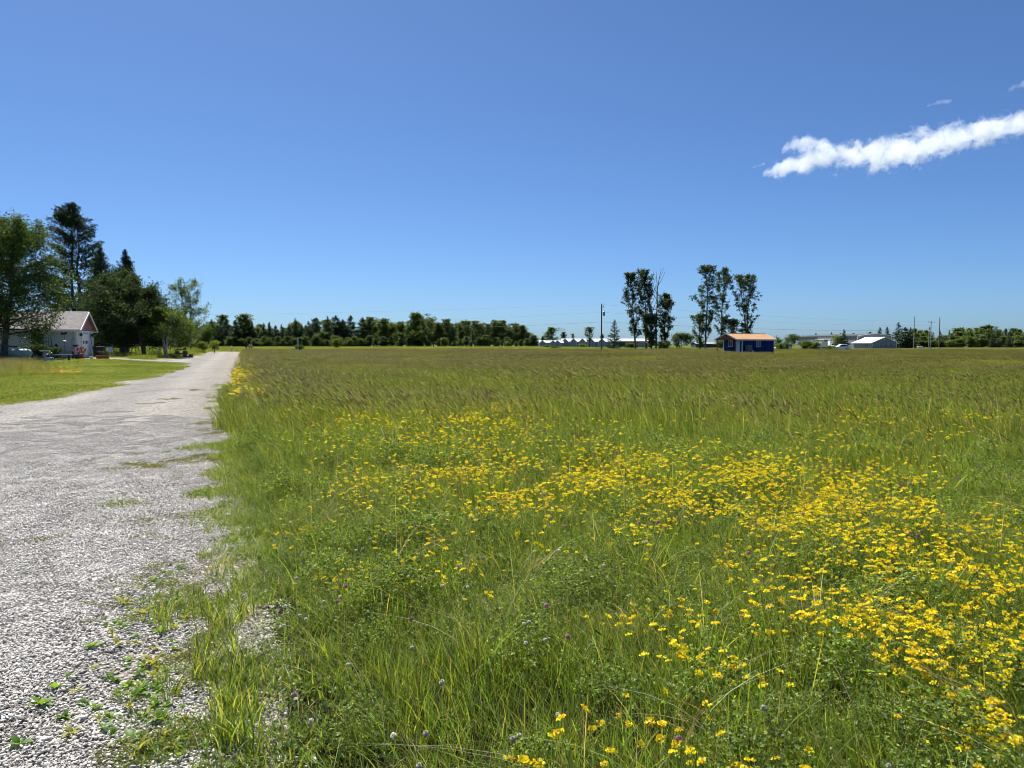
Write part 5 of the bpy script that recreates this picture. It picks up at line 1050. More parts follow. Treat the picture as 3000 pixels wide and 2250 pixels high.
# fence behind the maples
A = G(305, 96); B = G(520, 94); t = empty('wire_fence', A); tag(t, 'low fence of thin posts and pale top rail behind the maples', 'fence')
nP = 22
for k in range(nP):
    p_ = A.lerp(B, k / (nP - 1)); p_.z = H(p_.x, p_.y); p_ = p_ - A; MB().tube([p_, p_ + Vector((0, 0, 1.25))], 0.045, 6).build('post', M_POLE, t)
d_ = B - A; MB().bar((0, 0, 1.27), (d_.x, d_.y, d_.z + 1.27), 0.05, 0.06).build('top_rail', M_WOODW, t)
for z in (0.35, 0.65, 0.95): MB().bar((0, 0, z), (d_.x, d_.y, d_.z + z), 0.012).build('wire', M_STEEL, t)
# stacked timbers beside the road
q = GP(533, 1048); t = empty('timber_stack', q, math.radians(10)); tag(t, 'pile of dark weathered timbers and pallets beside the gravel road', 'timber pile')
for k in range(4): MB().box(-1.35 + 0.1 * k, 1.25 - 0.06 * k, -0.5 + k * 0.28, -0.26 + k * 0.28, 0.0, 0.22).build('timber', M_WOODD, t)
for k, x in enumerate((-1.1, -0.35, 0.3, 0.95)): MB().box(x - 0.12, x + 0.12, -0.45, 0.5, 0.222, 0.40).build('timber', M_WOODD, t)
for k in range(3): MB().box(-0.75, 0.55, -0.4 + k * 0.32, -0.2 + k * 0.32, 0.402, 0.56).build('timber', M_WOODD, t)
MB().box(-0.62, -0.35, -0.35, 0.4, 0.562, 0.74).build('timber', M_WOODD, t); MB().box(0.2, 0.5, -0.4, 0.4, 0.562, 0.80).build('timber', M_WOODD, t)
MB().bar((-0.85, -0.2, 0.80), (0.55, -0.1, 0.90), 0.18, 0.08).build('plank', M_WOODW, t); MB().bar((-0.7, 0.2, 0.93), (0.35, 0.15, 0.97), 0.2, 0.09).build('plank', M_WOODD, t); MB().box(0.2, 0.46, -0.15, 0.25, 0.93, 1.15).build('block', M_WOODD, t)
# posts at the road end
q = G(721, 138); t = empty('mailbox', q, 0.3); tag(t, 'black box mailbox on a short post at the road end', 'mailbox')
MB().box(-0.06, 0.06, -0.06, 0.06, 0, 0.9).build('post', M_WOODD, t); MB().prism([(-0.2, 0), (0.2, 0), (0.2, 0.25), (0.12, 0.38), (-0.12, 0.38), (-0.2, 0.25)], 'y', -0.32, 0.32).build('box', M_BLACK, t, loc=(0, 0, 0.9)); MB().box(0.205, 0.22, -0.05, 0.0, 1.1, 1.35).build('flag', M_RED, t)
for px, lab in ((731, 'left of two dark posts with white caps at the road end'), (737.5, 'right of two dark posts with white caps at the road end')):
    t = empty('capped_post', G(px, 138)); tag(t, lab, 'post'); MB().box(-0.07, 0.07, -0.07, 0.07, 0, 1.2).build('post', M_WOODD, t); MB().lathe([(0.10, 1.2), (0.13, 1.28), (0.10, 1.38), (0.02, 1.42)], 10).build('cap', M_WHITE, t, smooth=True)
t = empty('capped_post', G(678, 142)); tag(t, 'lone short post with white cap left of the mailbox', 'post'); MB().box(-0.06, 0.06, -0.06, 0.06, 0, 0.95).build('post', M_WOODW, t); MB().lathe([(0.10, 0.95), (0.14, 1.05), (0.10, 1.16), (0.02, 1.2)], 10).build('cap', M_WHITE, t, smooth=True)
q = G(873, 132); t = empty('marker_post', q); tag(t, 'thin white marker post standing in the meadow before the treeline', 'post'); MB().tube([(0, 0, 0), (0, 0, ZT(990, 132))], 0.075, 10).build('pipe', M_WHITE, t); MB().tube([(0, 0, ZT(990, 132)), (0, 0, ZT(988, 132))], 0.10, 10).build('cap', M_STEEL, t)
t = empty('stake_post', G(2066, 150)); tag(t, 'short pale post in the grass left of the blue shed', 'post'); MB().box(-0.06, 0.06, -0.06, 0.06, 0, 1.05).build('stake', M_WOODW, t); MB().lathe([(0.08, 1.05), (0.02, 1.12)], 6).build('tip', M_WOODW, t)
# --- navy shed with an orange roof
c = Vector((37.05, 120.0, 0)); shed = empty('shed', c, math.radians(-54)); tag(shed, 'navy blue shed with orange metal roof and timber porch', 'shed')
SW, SL, SE, SR, SPd = 3.7, 8.4, 2.36, 3.18, 1.65
m = MB(); m.box(-SW, 0, 0, SL, -0.1, SE)
x = -SW + 0.1
m.build('wall', M_BLUE, shed)
m = MB(); k = 0.12
while k < SL - 0.1: m.box(0.001, 0.022, k, k + 0.05, 0.05, SE - 0.12); k += 0.30
m.build('long_wall_ribs', M_BLUE, shed)
m = MB(); k = -SW + 0.15
while k < -0.1: m.box(k, k + 0.05, -0.022, -0.001, 0.05, SE - 0.05); k += 0.30
m.build('porch_wall_ribs', M_BLUE, shed)
MB().prism([(-SW, SE), (0, SE), (-SW / 2, SR - 0.03)], 'y', 0.0, 0.08).build('gable_infill', M_PLY, shed)
MB().prism([(-SW, SE), (0, SE), (-SW / 2, SR - 0.03)], 'y', SL - 0.08, SL).build('gable_infill', M_BLUE, shed)
sl = (SR - SE) / (SW / 2); ov = 0.30
for s_ in (0, 1):
    x0, x1 = (ov, -SW / 2) if s_ == 0 else (-SW - ov, -SW / 2); z0 = SE - ov * sl + 0.05; z1 = SR + 0.05
    q = [(x0, -SPd - 0.25, z0), (x0, SL + 0.3, z0), (x1, SL + 0.3, z1), (x1, -SPd - 0.25, z1)]
    if s_: q = q[::-1]
    r = MB().sheet(q, 0.06).build('roof', M_COPPER, shed)
    m = MB(); k = -SPd
    while k < SL + 0.2: m.bar((x0, k, z0 + 0.075), (x1, k, z1 + 0.075), 0.04, 0.04); k += 0.45
    m.build('roof_ribs', M_COPPER, r)
    for y in (-SPd - 0.27, SL + 0.32): MB().bar((x0, y, z0), (x1, y, z1), 0.035, 0.17).build('rake_board', M_WHITE, r)
    xx = x0 + (0.02 if s_ == 0 else -0.02); MB().box(xx - 0.018, xx + 0.018, -SPd - 0.25, SL + 0.3, z0 - 0.15, z0 + 0.03).build('fascia', M_WHITE, r)
MB().box(-SW / 2 - 0.12, -SW / 2 + 0.12, -SPd - 0.25, SL + 0.3, SR + 0.10, SR + 0.14).build('ridge_cap', M_COPPER, shed)
for x in (-SW + 0.07, -0.07): MB().box(x - 0.07, x + 0.07, -SPd - 0.07, -SPd + 0.07, 0, SE - 0.16).build('porch_post', M_CEDAR, shed)
MB().box(-SW, 0, -SPd - 0.06, -SPd + 0.06, SE - 0.158, SE + 0.02).build('porch_beam', M_CEDAR, shed)
for x in (-SW + 0.07, -0.07): MB().box(x - 0.05, x + 0.05, -SPd + 0.062, -0.03, SE - 0.15, SE).build('side_beam', M_CEDAR, shed)
MB().bar((-SW / 2, -SPd, SE + 0.02), (-SW / 2, -SPd, SR - 0.02), 0.10).build('king_post', M_CEDAR, shed)
for s_ in (-1, 1): MB().bar((-SW / 2 + s_ * SW / 2, -SPd, SE + 0.02), (-SW / 2, -SPd, SR - 0.04), 0.09).build('truss_rafter', M_CEDAR, shed)
for x, y in ((-SW, 0), (0, 0), (0, SL)): MB().box(x - (0.03 if x == 0 else 0.03), x + 0.03 + (0.0 if x else 0.01), y - 0.035 if y == 0 else y - 0.10, y + 0.10 if y == 0 else y + 0.035, 0, SE - 0.1).build('corner_trim', M_WHITE, shed)
MB().box(-SW + 0.02, -SW + 0.12, -0.04, -0.024, 0, SE - 0.1).build('corner_trim', M_WHITE, shed); MB().box(-0.12, -0.032, -0.04, -0.024, 0, SE - 0.1).build('corner_trim', M_WHITE, shed)
window(shed, 0.80, 0.95, (-SW + 1.0, -0.02, 1.15), '-y'); 
dr = MB().box(-1.25, -0.42, -0.07, -0.03, 0.05, 2.05).build('door', M_WHITE, shed); MB().lathe([(0.035, 0), (0.035, 0.05)], 8, (-1.16, -0.10, 1.0)).build('door_knob', M_STEEL, dr)
window(shed, 0.95, 0.98, (0.02, 3.65, 1.12), '+x')
MB().box(-SW - 0.1, 0.1, -SPd - 0.1, -0.03, -0.1, 0.10).build('porch_floor', M_WOODW, shed)
def sl_(x, y, z=0): q = shed.matrix_basis @ Vector((x, y, 0)); return Vector((q.x, q.y, z))
t = empty('metal_cabinet', sl_(0.5, 0.95), math.radians(-54)); tag(t, 'grey metal cabinet on legs against the long wall of the blue shed', 'cabinet')
MB().box(-0.3, 0.3, -0.5, 0.5, 0.35, 1.42).build('cabinet_body', mat('dull grey metal', (0.13, 0.14, 0.15), 0.5, 0.2, 3), t, bevel=0.02); MB().box(0.302, 0.32, -0.46, 0.46, 0.40, 1.36).build('cabinet_door', mat('dull metal door', (0.10, 0.11, 0.12), 0.45), t)
for y in (-0.42, 0.42):
    for x in (-0.24, 0.24): MB().box(x - 0.03, x + 0.03, y - 0.03, y + 0.03, 0, 0.35).build('leg', M_IRON, t)
t = empty('gas_bottle', sl_(0.5, 2.0), 0); tag(t, 'small white gas bottle beside the cabinet at the shed wall', 'gas bottle'); MB().lathe([(0.13, 0), (0.15, 0.05), (0.15, 0.40), (0.10, 0.5), (0.04, 0.54)], 12).build('bottle', M_WHITE, t, smooth=True); MB().lathe([(0.08, 0.5), (0.08, 0.62)], 10).build('collar', M_WHITE, t)
# --- storage buildings with cross gables
def storage(px0, px1, gables, ridge_py, eave_py, Y, lab, depth=10.0, gw=3.4):
    a_ = G(px0, Y); b_ = G(px1, Y); L_ = b_.x - a_.x; ze = ZT(eave_py, Y) - a_.z; zr = ZT(ridge_py, Y) - a_.z
    t = empty('storage_building', a_); tag(t, lab, 'building', 'storage buildings with white roofs')
    MB().box(0, L_, 1.2, depth, -0.3, ze).build('wall', M_STORE, t)
    for nm, q in (('roof', [(-0.2, 0.9, ze), (L_ + 0.2, 0.9, ze), (L_ + 0.2, depth / 2 + 0.6, zr), (-0.2, depth / 2 + 0.6, zr)]), ('roof', [(L_ + 0.2, depth + 0.3, ze), (-0.2, depth + 0.3, ze), (-0.2, depth / 2 + 0.6, zr), (L_ + 0.2, depth / 2 + 0.6, zr)])): MB().sheet(q, 0.07).build(nm, M_ROOFS, t)
    for x in (0.0, L_): MB().prism([(1.2, ze), (depth, ze), (depth / 2 + 0.6, zr - 0.05)], 'x', x - 0.04, x + 0.04).build('end_gable', M_STORE, t)
    for gp in gables:
        gx = G(gp, Y).x - a_.x
        gbl = MB().prism([(gx - gw / 2, -0.3), (gx + gw / 2, -0.3), (gx + gw / 2, ze), (gx, zr - 0.05), (gx - gw / 2, ze)], 'y', 0.0, depth / 2).build('cross_gable', M_STORE, t)
        for s_ in (-1, 1):
            q = [(gx + s_ * (gw / 2 + 0.15), -0.25, ze - 0.05), (gx + s_ * (gw / 2 + 0.15), depth / 2, ze - 0.05), (gx, depth / 2, zr + 0.02), (gx, -0.25, zr + 0.02)]
            if s_ < 0: q = q[::-1]
            MB().sheet(q, 0.06).build('gable_roof', M_ROOFS, gbl)
            MB().box(gx + s_ * gw / 2 - 0.09, gx + s_ * gw / 2 + 0.09, -0.06, -0.003, 0, ze - 0.08).build('corner_trim', M_WHITE, gbl)
storage(1581, 1652, (1589, 1620, 1633), 997.5, 1004.5, 352, 'low left storage building with white roof and grey cross gables', gw=2.7)
storage(1646, 1790, (1655, 1680, 1706, 1731, 1763), 992.0, 1001.5, 356, 'taller right storage building with white roof and five grey cross gables', 10.0, 3.1)
t = empty('long_shed', G(1796, 362)); a_ = t.location; L_ = G(1908, 362).x - a_.x; tag(t, 'long white roofed shed behind the left poplar clump', 'building')
MB().box(0, L_, 0, 12, -0.3, 3.0).build('wall', M_STORE, t)
MB().sheet([(-0.3, -0.4, 2.95), (L_ + 0.3, -0.4, 2.95), (L_ + 0.3, 6, 4.3), (-0.3, 6, 4.3)], 0.08).build('roof', M_ROOFS, t); MB().sheet([(L_ + 0.3, 12.4, 2.95), (-0.3, 12.4, 2.95), (-0.3, 6, 4.3), (L_ + 0.3, 6, 4.3)], 0.08).build('roof', M_ROOFS, t)
for x in (0.04, L_ - 0.04): MB().prism([(0, 3.0), (12, 3.0), (6, 4.25)], 'x', x - 0.04, x + 0.04).build('end_gable', M_STORE, t)
for k in range(2): MB().box(3 + k * 6, 6 + k * 6, -0.05, -0.005, 0, 2.5).build('roller_door', M_GREYD, t)
t = empty('long_shed', G(2040, 350)); L_ = G(2125, 350).x - t.location.x; tag(t, 'dark low shed behind the right poplar clump', 'building')
MB().box(0, L_, 0, 10, -0.3, 1.9).build('wall', M_GREYD, t); MB().sheet([(-0.3, -0.4, 1.9), (L_ + 0.3, -0.4, 1.9), (L_ + 0.3, 5, 2.8), (-0.3, 5, 2.8)], 0.08).build('roof', M_GREY, t); MB().sheet([(L_ + 0.3, 10.4, 1.9), (-0.3, 10.4, 1.9), (-0.3, 5, 2.8), (L_ + 0.3, 5, 2.8)], 0.08).build('roof', M_GREY, t)
for x in (0.04, L_ - 0.04): MB().prism([(0, 1.9), (10, 1.9), (5, 2.75)], 'x', x - 0.04, x + 0.04).build('end_gable', M_GREYD, t)
# --- grey warehouse and the white roofed office
cx = ray(2511, 1010)[0] * 300; c = Vector((cx, 300, H(cx, 300))); wh = empty('warehouse', c, math.radians(3.5)); tag(wh, 'long low grey metal warehouse with dark eave', 'warehouse')
WW, WL = 14.2, 55; WE = ZT(983.5, 300) - c.z; WR = ZT(977.5, 300) - c.z
MB().box(0, WW, 0, WL, -0.3, WE).build('wall', M_GREY, wh)
MB().prism([(0, WE), (WW, WE), (WW / 2, WR)], 'y', 0, 0.1).build('gable', M_GREY, wh); MB().prism([(0, WE), (WW, WE), (WW / 2, WR)], 'y', WL - 0.1, WL).build('gable', M_GREY, wh)
for q in ([(-0.3, WL + 0.3, WE), (-0.3, -0.3, WE), (WW / 2, -0.3, WR + 0.03), (WW / 2, WL + 0.3, WR + 0.03)], [(WW + 0.3, -0.3, WE), (WW + 0.3, WL + 0.3, WE), (WW / 2, WL + 0.3, WR + 0.03), (WW / 2, -0.3, WR + 0.03)]): MB().sheet(q, 0.1).build('roof', M_GREYD, wh)
MB().box(-0.36, -0.05, -0.2, WL, WE - 0.42, WE + 0.05).build('eave_band', M_GREYD, wh)
for s_ in (0, 1): MB().bar((0 if s_ == 0 else WW, -0.36, WE + 0.02), (WW / 2, -0.36, WR + 0.06), 0.06, 0.24).build('rake_board', M_WHITE, wh)
for x in (0.0, WW): MB().box(x - 0.12, x + 0.12, -0.10, -0.004, -0.2, WE - 0.05).build('corner_trim', M_WHITE, wh)
m = MB(); k = 0.5
while k < WL: m.box(-0.03, -0.001, k, k + 0.10, 0, WE - 0.45); k += 1.0
m.build('siding_ribs', M_GREY, wh)
MB().box(-0.09, -0.032, 7.2, 7.5, -0.2, WE - 0.43).build('downspout', M_GREYD, wh)
for y0, y1, zt in ((27.5, 33.0, 4.0), (20.0, 24.5, 3.5), (38.0, 42.5, 4.0)):
    d = MB().box(-0.08, -0.032, y0, y1, 0, zt).build('overhead_door', M_GREY if y0 > 30 else M_WHITE, wh); 
    for k in range(5): MB().box(-0.11, -0.082, y0 + 0.05, y1 - 0.05, 0.03 + k * zt / 5, (k + 1) * zt / 5 - 0.05).build('door_panel', M_GREY if y0 > 30 else M_WHITE, d)
MB().box(-1.6, -0.04, 18.5, 34.0, 3.72, 3.85).build('canopy', M_ROOFW, wh)
MB().box(-0.10, -0.032, 34.8, 35.9, 0, 2.2).build('door', M_WHITE, wh)
c2 = Vector((ray(2555, 1010)[0] * 285, 285, H(ray(2555, 1010)[0] * 285, 285))); of = empty('office_building', c2, math.radians(3.5)); tag(of, 'low grey office with bright white metal roof and four small windows', 'office')
OW, OL = 9.6, 14.0; OE = 2.35; ORr = ZT(988, 285) - c2.z
MB().box(0, OW, 0, OL, -0.3, OE).build('wall', M_GREY, of); MB().prism([(0, OE), (OW, OE), (OW / 2, ORr - 0.03)], 'y', 0, 0.1).build('gable', M_GREY, of); MB().prism([(0, OE), (OW, OE), (OW / 2, ORr - 0.03)], 'y', OL - 0.1, OL).build('gable', M_GREY, of)
so_ = (ORr - OE) / (OW / 2)
for q in ([(-0.9, OL + 0.2, OE - 0.9 * so_ * 0.35), (-0.9, -0.5, OE - 0.9 * so_ * 0.35), (OW / 2, -0.5, ORr + 0.04), (OW / 2, OL + 0.2, ORr + 0.04)], [(OW + 0.7, -0.5, OE - 0.2), (OW + 0.7, OL + 0.2, OE - 0.2), (OW / 2, OL + 0.2, ORr + 0.04), (OW / 2, -0.5, ORr + 0.04)]):
    r = MB().sheet(q, 0.08).build('roof', M_ROOFW, of); a1, a2 = (Vector(q[1]), Vector(q[2])) if q[0][1] > 5 else (Vector(q[0]), Vector(q[3])); off_ = Vector((0, -0.06, -0.05)); MB().bar(a1 + off_, a2 + off_, 0.06, 0.22).build('rake_board', M_WHITE, r)
for x in (1.05, 3.0, 5.0, 7.0): window(of, 0.75 if x > 2 else 0.45, 1.05, (x, -0.003, 0.75), '-y')
for y in (3.0, 4.3): w2 = window(of, 0.7, 1.1, (-0.003, y + 0.7, 0.8), '-y'); w2.rotation_euler[2] = -math.pi / 2
for x in (0.0, OW): MB().box(x - 0.09, x + 0.09, -0.08, -0.004, -0.2, OE - 0.05).build('corner_trim', M_WHITE, of)
MB().lathe([(0.02, -0.03), (0.28, -0.02), (0.28, 0.03)], 10, (0, 0, 0)).build('gable_vent', M_WHITE, of, loc=(OW / 2, -0.08, ORr - 0.75)).rotation_euler[0] = math.pi / 2
# --- vehicles
def wheel(root, x, y, r, wd=0.24):
    b = MB().lathe([(r * 0.55, -wd / 2), (r * 0.95, -wd / 2), (r, -wd * 0.3), (r, wd * 0.3), (r * 0.95, wd / 2), (r * 0.55, wd / 2)], 20); b.v = [(v[0], v[2], v[1]) for v in b.v]
    t = b.build('wheel', M_RUBBER, root, loc=(x, y, r)); b = MB().lathe([(r * 0.2, -wd * 0.52), (r * 0.62, -wd * 0.50), (r * 0.62, wd * 0.50), (r * 0.2, wd * 0.52)], 14); b.v = [(v[0], v[2], v[1]) for v in b.v]; b.build('rim', M_STEEL, t)
def car(loc, rz, lab, name='car', paint=M_CAR, L=4.6):
    t = empty(name, loc, rz); tag(t, lab, 'car'); hw = 0.90
    k = L / 4.6
    low = [(-2.28, 0.42), (-2.30, 0.78), (-2.15, 0.95), (-1.0, 1.03), (1.6, 1.06), (2.22, 1.00), (2.28, 0.60), (2.22, 0.38), (1.85, 0.30), (-1.9, 0.30)]
    secs = [(-hw, 0.90), (-hw * 0.97, 1.0), (hw * 0.97, 1.0), (hw, 0.90)]; m = MB(); n = len(low); vs = []
    for y, s in ((-hw, 0.94), (-hw * 0.9, 1.0), (hw * 0.9, 1.0), (hw, 0.94)): vs += [(x * k * (0.985 if abs(y) == hw else 1), y, 0.62 + (z - 0.62) * s) for x, z in low]
    fs = [tuple(range(n))[::-1], tuple(3 * n + i for i in range(n))]
    for j in range(3):
        for i in range(n): fs.append((j*n+i, j*n+(i+1) % n, (j+1)*n+(i+1) % n, (j+1)*n+i))
    m.add(vs, fs); m.build('body', paint, t, bevel=0.02)
    cab = [(-1.05, 1.02), (-0.25, 1.55), (0.2, 1.62), (1.25, 1.60), (1.75, 1.42), (2.10, 1.05)]; n = len(cab); vs = []
    for y, s in ((-0.84, 0), (-0.64, 1), (0.64, 1), (0.84, 0)): vs += [(x * k, (-0.84 if y < 0 else 0.84) * (1 - 0.22 * (z - 1.02) / 0.6) if s == 0 else y * 0.9, z + (0.03 if s else 0)) for x, z in cab]
    fs = [tuple(range(n))[::-1], tuple(3*n+i for i in range(n))]
    for j in range(3):
        for i in range(n): fs.append((j*n+i, j*n+(i+1) % n, (j+1)*n+(i+1) % n, (j+1)*n+i))
    MB().add(vs, fs).build('cabin', paint, t)
    for s_ in (-1, 1):
        for a0, a1, b0, b1, nm in ((-0.75, 0.25, -0.2, 0.22, 'side_window'), (0.33, 1.1, 0.30, 1.08, 'side_window'), (1.18, 1.7, 1.16, 1.45, 'quarter_window')):
            def yy(z): return s_ * (0.84 * (1 - 0.22 * (z - 1.02) / 0.6) + 0.012)
            q = [(a0*k, yy(1.08), 1.08), (a1*k, yy(1.08), 1.08), (b1*k, yy(1.50 if nm[0] == 's' else 1.40), 1.50 if nm[0] == 's' else 1.40), (b0*k, yy(1.50), 1.50 if nm[0] == 's' else 1.42)]; MB().sheet(q if s_ < 0 else q[::-1], 0.008).build(nm, M_GLASS, t)
        MB().box(-2.24*k, -2.0*k, s_*0.55-0.16, s_*0.55+0.16, 0.72, 0.86).build('headlight', M_LAMP, t); MB().box(2.2*k, 2.30*k, s_*0.68-0.12, s_*0.68+0.12, 0.80, 0.98).build('tail_light', M_TAIL, t)
        for x in (-1.42, 1.38): wheel(t, x * k, s_ * 0.82, 0.36)
        MB().box(-0.82*k, -0.66*k, s_*0.95-0.09, s_*0.95+0.09, 1.02, 1.16).build('mirror', paint, t)
    MB().sheet([(-1.0*k, -0.72, 1.075), (-0.27*k, -0.6, 1.55), (-0.27*k, 0.6, 1.55), (-1.0*k, 0.72, 1.075)][::-1], 0.01).build('windscreen', M_GLASS, t)
    return t
car(G(2463, 198), math.radians(4), 'white sport utility car parked before the grey warehouse')
car(G(2292, 230), math.radians(8), 'white car half hidden by bushes right of the blue shed', L=4.8)
def truck(loc, rz, lab, s=1.0):
    t = empty('box_truck', loc, rz); tag(t, lab, 'truck'); t.scale = (s, s, s)
    MB().box(-0.6, 4.0, -1.1, 1.1, 0.85, 3.0).build('cargo_box', M_WHITE, t, bevel=0.04); MB().box(-0.7, 4.0, -0.4, 0.4, 0.55, 0.84).build('chassis', M_IRON, t)
    MB().prism([(-2.6, 0.5), (-0.7, 0.5), (-0.7, 2.2), (-1.5, 2.2), (-2.05, 1.45), (-2.6, 1.3)], 'y', -0.98, 0.98).build('cab', M_CAR, t, bevel=0.04)
    MB().sheet([(-1.52, -0.8, 2.14), (-2.04, -0.8, 1.47), (-2.04, 0.8, 1.47), (-1.52, 0.8, 2.14)], -0.03).build('windscreen', M_GLASS, t)
    for s_ in (-1, 1):
        y = s_ * 0.99; MB().prism([(-1.85, 1.4), (-0.95, 1.4), (-0.95, 2.05), (-1.45, 2.05)], 'y', min(y, y + s_ * 0.01), max(y, y + s_ * 0.01)).build('side_window', M_GLASS, t); MB().box(-2.63, -2.55, s_*0.7-0.15, s_*0.7+0.15, 0.85, 1.05).build('headlight', M_LAMP, t)
        for x in (-1.75, 2.6): wheel(t, x, s_ * 0.9, 0.42)
    return t
truck(G(2441, 245), math.radians(75), 'white box truck at the warehouse door behind the white car')
truck(G(2404, 262), math.radians(20), 'white box truck half hidden behind the warehouse bushes', 0.9)
# --- utility poles and wires
def upole(px, Y, top_py, lab, kind, mt_=M_POLE, r=0.15):
    g = G(px, Y); h = ZT(top_py, Y) - g.z; t = empty('utility_pole', g); tag(t, lab, 'utility pole'); MB().tube([(0, 0, -0.2), (0, 0, h)], [r, r * 0.7], 10).build('shaft', mt_, t)
    if kind == 'transformer':
        x = MB().lathe([(0.16, 0), (0.21, 0.04), (0.21, 0.72), (0.12, 0.8), (0.03, 0.84)], 14, (0.42, 0, h - 2.1)).build('transformer', M_STEEL, t, smooth=True); MB().lathe([(0.04, 0), (0.06, 0.06), (0.03, 0.2)], 8, (0.42, 0, h - 1.26)).build('bushing', M_WOODD, x)
        MB().bar((0.1, 0, h - 1.6), (0.24, 0, h - 1.6), 0.08).build('bracket', M_STEEL, t)
        MB().bar((0, 0, h - 0.45), (0.32, 0, h - 0.3), 0.05).build('cutout_arm', M_STEEL, t); MB().bar((0.32, 0, h - 0.7), (0.30, 0, h - 0.05), 0.06).build('fuse_cutout', M_WOODW, t)
        MB().lathe([(0.05, 0), (0.07, 0.08), (0.03, 0.2)], 8, (0, 0, h)).build('insulator', M_WOODW, t)
    elif kind == 'cross':
        MB().bar((-1.1, -0.12, h - 0.35), (1.1, -0.12, h - 0.35), 0.10, 0.13).build('crossarm', mt_, t)
        for x in (-1.0, 0, 1.0): MB().lathe([(0.05, 0), (0.07, 0.08), (0.03, 0.2)], 8, (x, -0.12, h - 0.28)).build('insulator', M_WOODW, t)
        MB().lathe([(0.2, 0), (0.24, 0.05), (0.24, 0.9), (0.05, 1.0)], 12, (-0.5, 0, h - 3.0)).build('transformer', M_STEEL, t)
    else:
        MB().bar((-0.35, 0, h - (1.0 if kind == 'plain' else 3.6)), (0.35, 0, h - (1.0 if kind == 'plain' else 3.6)), 0.06).build('bracket', M_STEEL, t); MB().lathe([(0.05, 0), (0.06, 0.08), (0.03, 0.18)], 8, (0, 0, h)).build('insulator', M_WOODW, t)
    return g + Vector((0, 0, h))
p1 = upole(1762, 140, 892, 'wooden utility pole with grey transformer left of the poplars', 'transformer')
p2 = upole(2677, 262, 928, 'thin pale power pole beside the rightmost spruce', 'tall', M_POLEL, 0.13)
p3 = upole(2726, 262, 941, 'power pole with crossarm and transformer before the wood', 'cross', M_POLEL, 0.17)
p3b = upole(2720.5, 266, 955, 'short bare pole standing close beside the crossarm pole', 'plain', M_POLEL, 0.13)
p4 = upole(2751, 215, 930, 'dark slim power pole nearest the field, rightmost', 'plain', M_POLE, 0.13)
def wire(a_, b_, sag, lab, r=0.016):
    a_ = Vector(a_); b_ = Vector(b_); m = MB(); pts = [a_.lerp(b_, k / 24) - Vector((0, 0, sag * 4 * (k / 24) * (1 - k / 24))) for k in range(25)]
    m.tube(pts, r, 4); o = m.build('power_line', M_WIRE); tag(o, lab, 'power line', 'overhead power lines')
LE = P(430, 925, 330)
wire(p1, P(420, 922, 300), 0.6, 'top faint power line running left from the transformer pole', 0.010)
wire(p1 - Vector((0, 0, 1.45)), P(900, 942, 330), 0.8, 'middle power line running left from the transformer pole', 0.009)
wire(p1 - Vector((0, 0, 3.25)), P(1300, 957, 380), 0.5, 'lowest power line running left into the treeline', 0.02)
wire(p1 - Vector((0, 0, 3.25)), p3 - Vector((0, 0, 2.9)), 0.9, 'lowest power line passing behind the poplars to the right', 0.02)
wire(p1, p3 - Vector((0, 0, 0.1)), 0.8, 'top faint power line running right from the transformer pole', 0.008)
wire(p1 - Vector((0, 0, 1.45)), p3 - Vector((0, 0, 1.5)), 0.8, 'middle faint power line running right from the transformer pole', 0.008)
# small white trailer by the wood
t = empty('white_trailer', G(2695, 300), 0.2); tag(t, 'small white trailer half hidden at the edge of the wood', 'trailer'); t.scale = (0.5, 0.5, 0.5); MB().box(-2.2, 2.2, -1, 1, 0.5, 2.2).build('trailer_body', M_WHITE, t, bevel=0.15); MB().bar((-2.2, 0, 0.5), (-3.4, 0, 0.45), 0.1).build('tow_bar', M_IRON, t)
for s_ in (-1, 1): wheel(t, 0.3, s_ * 0.95, 0.34)
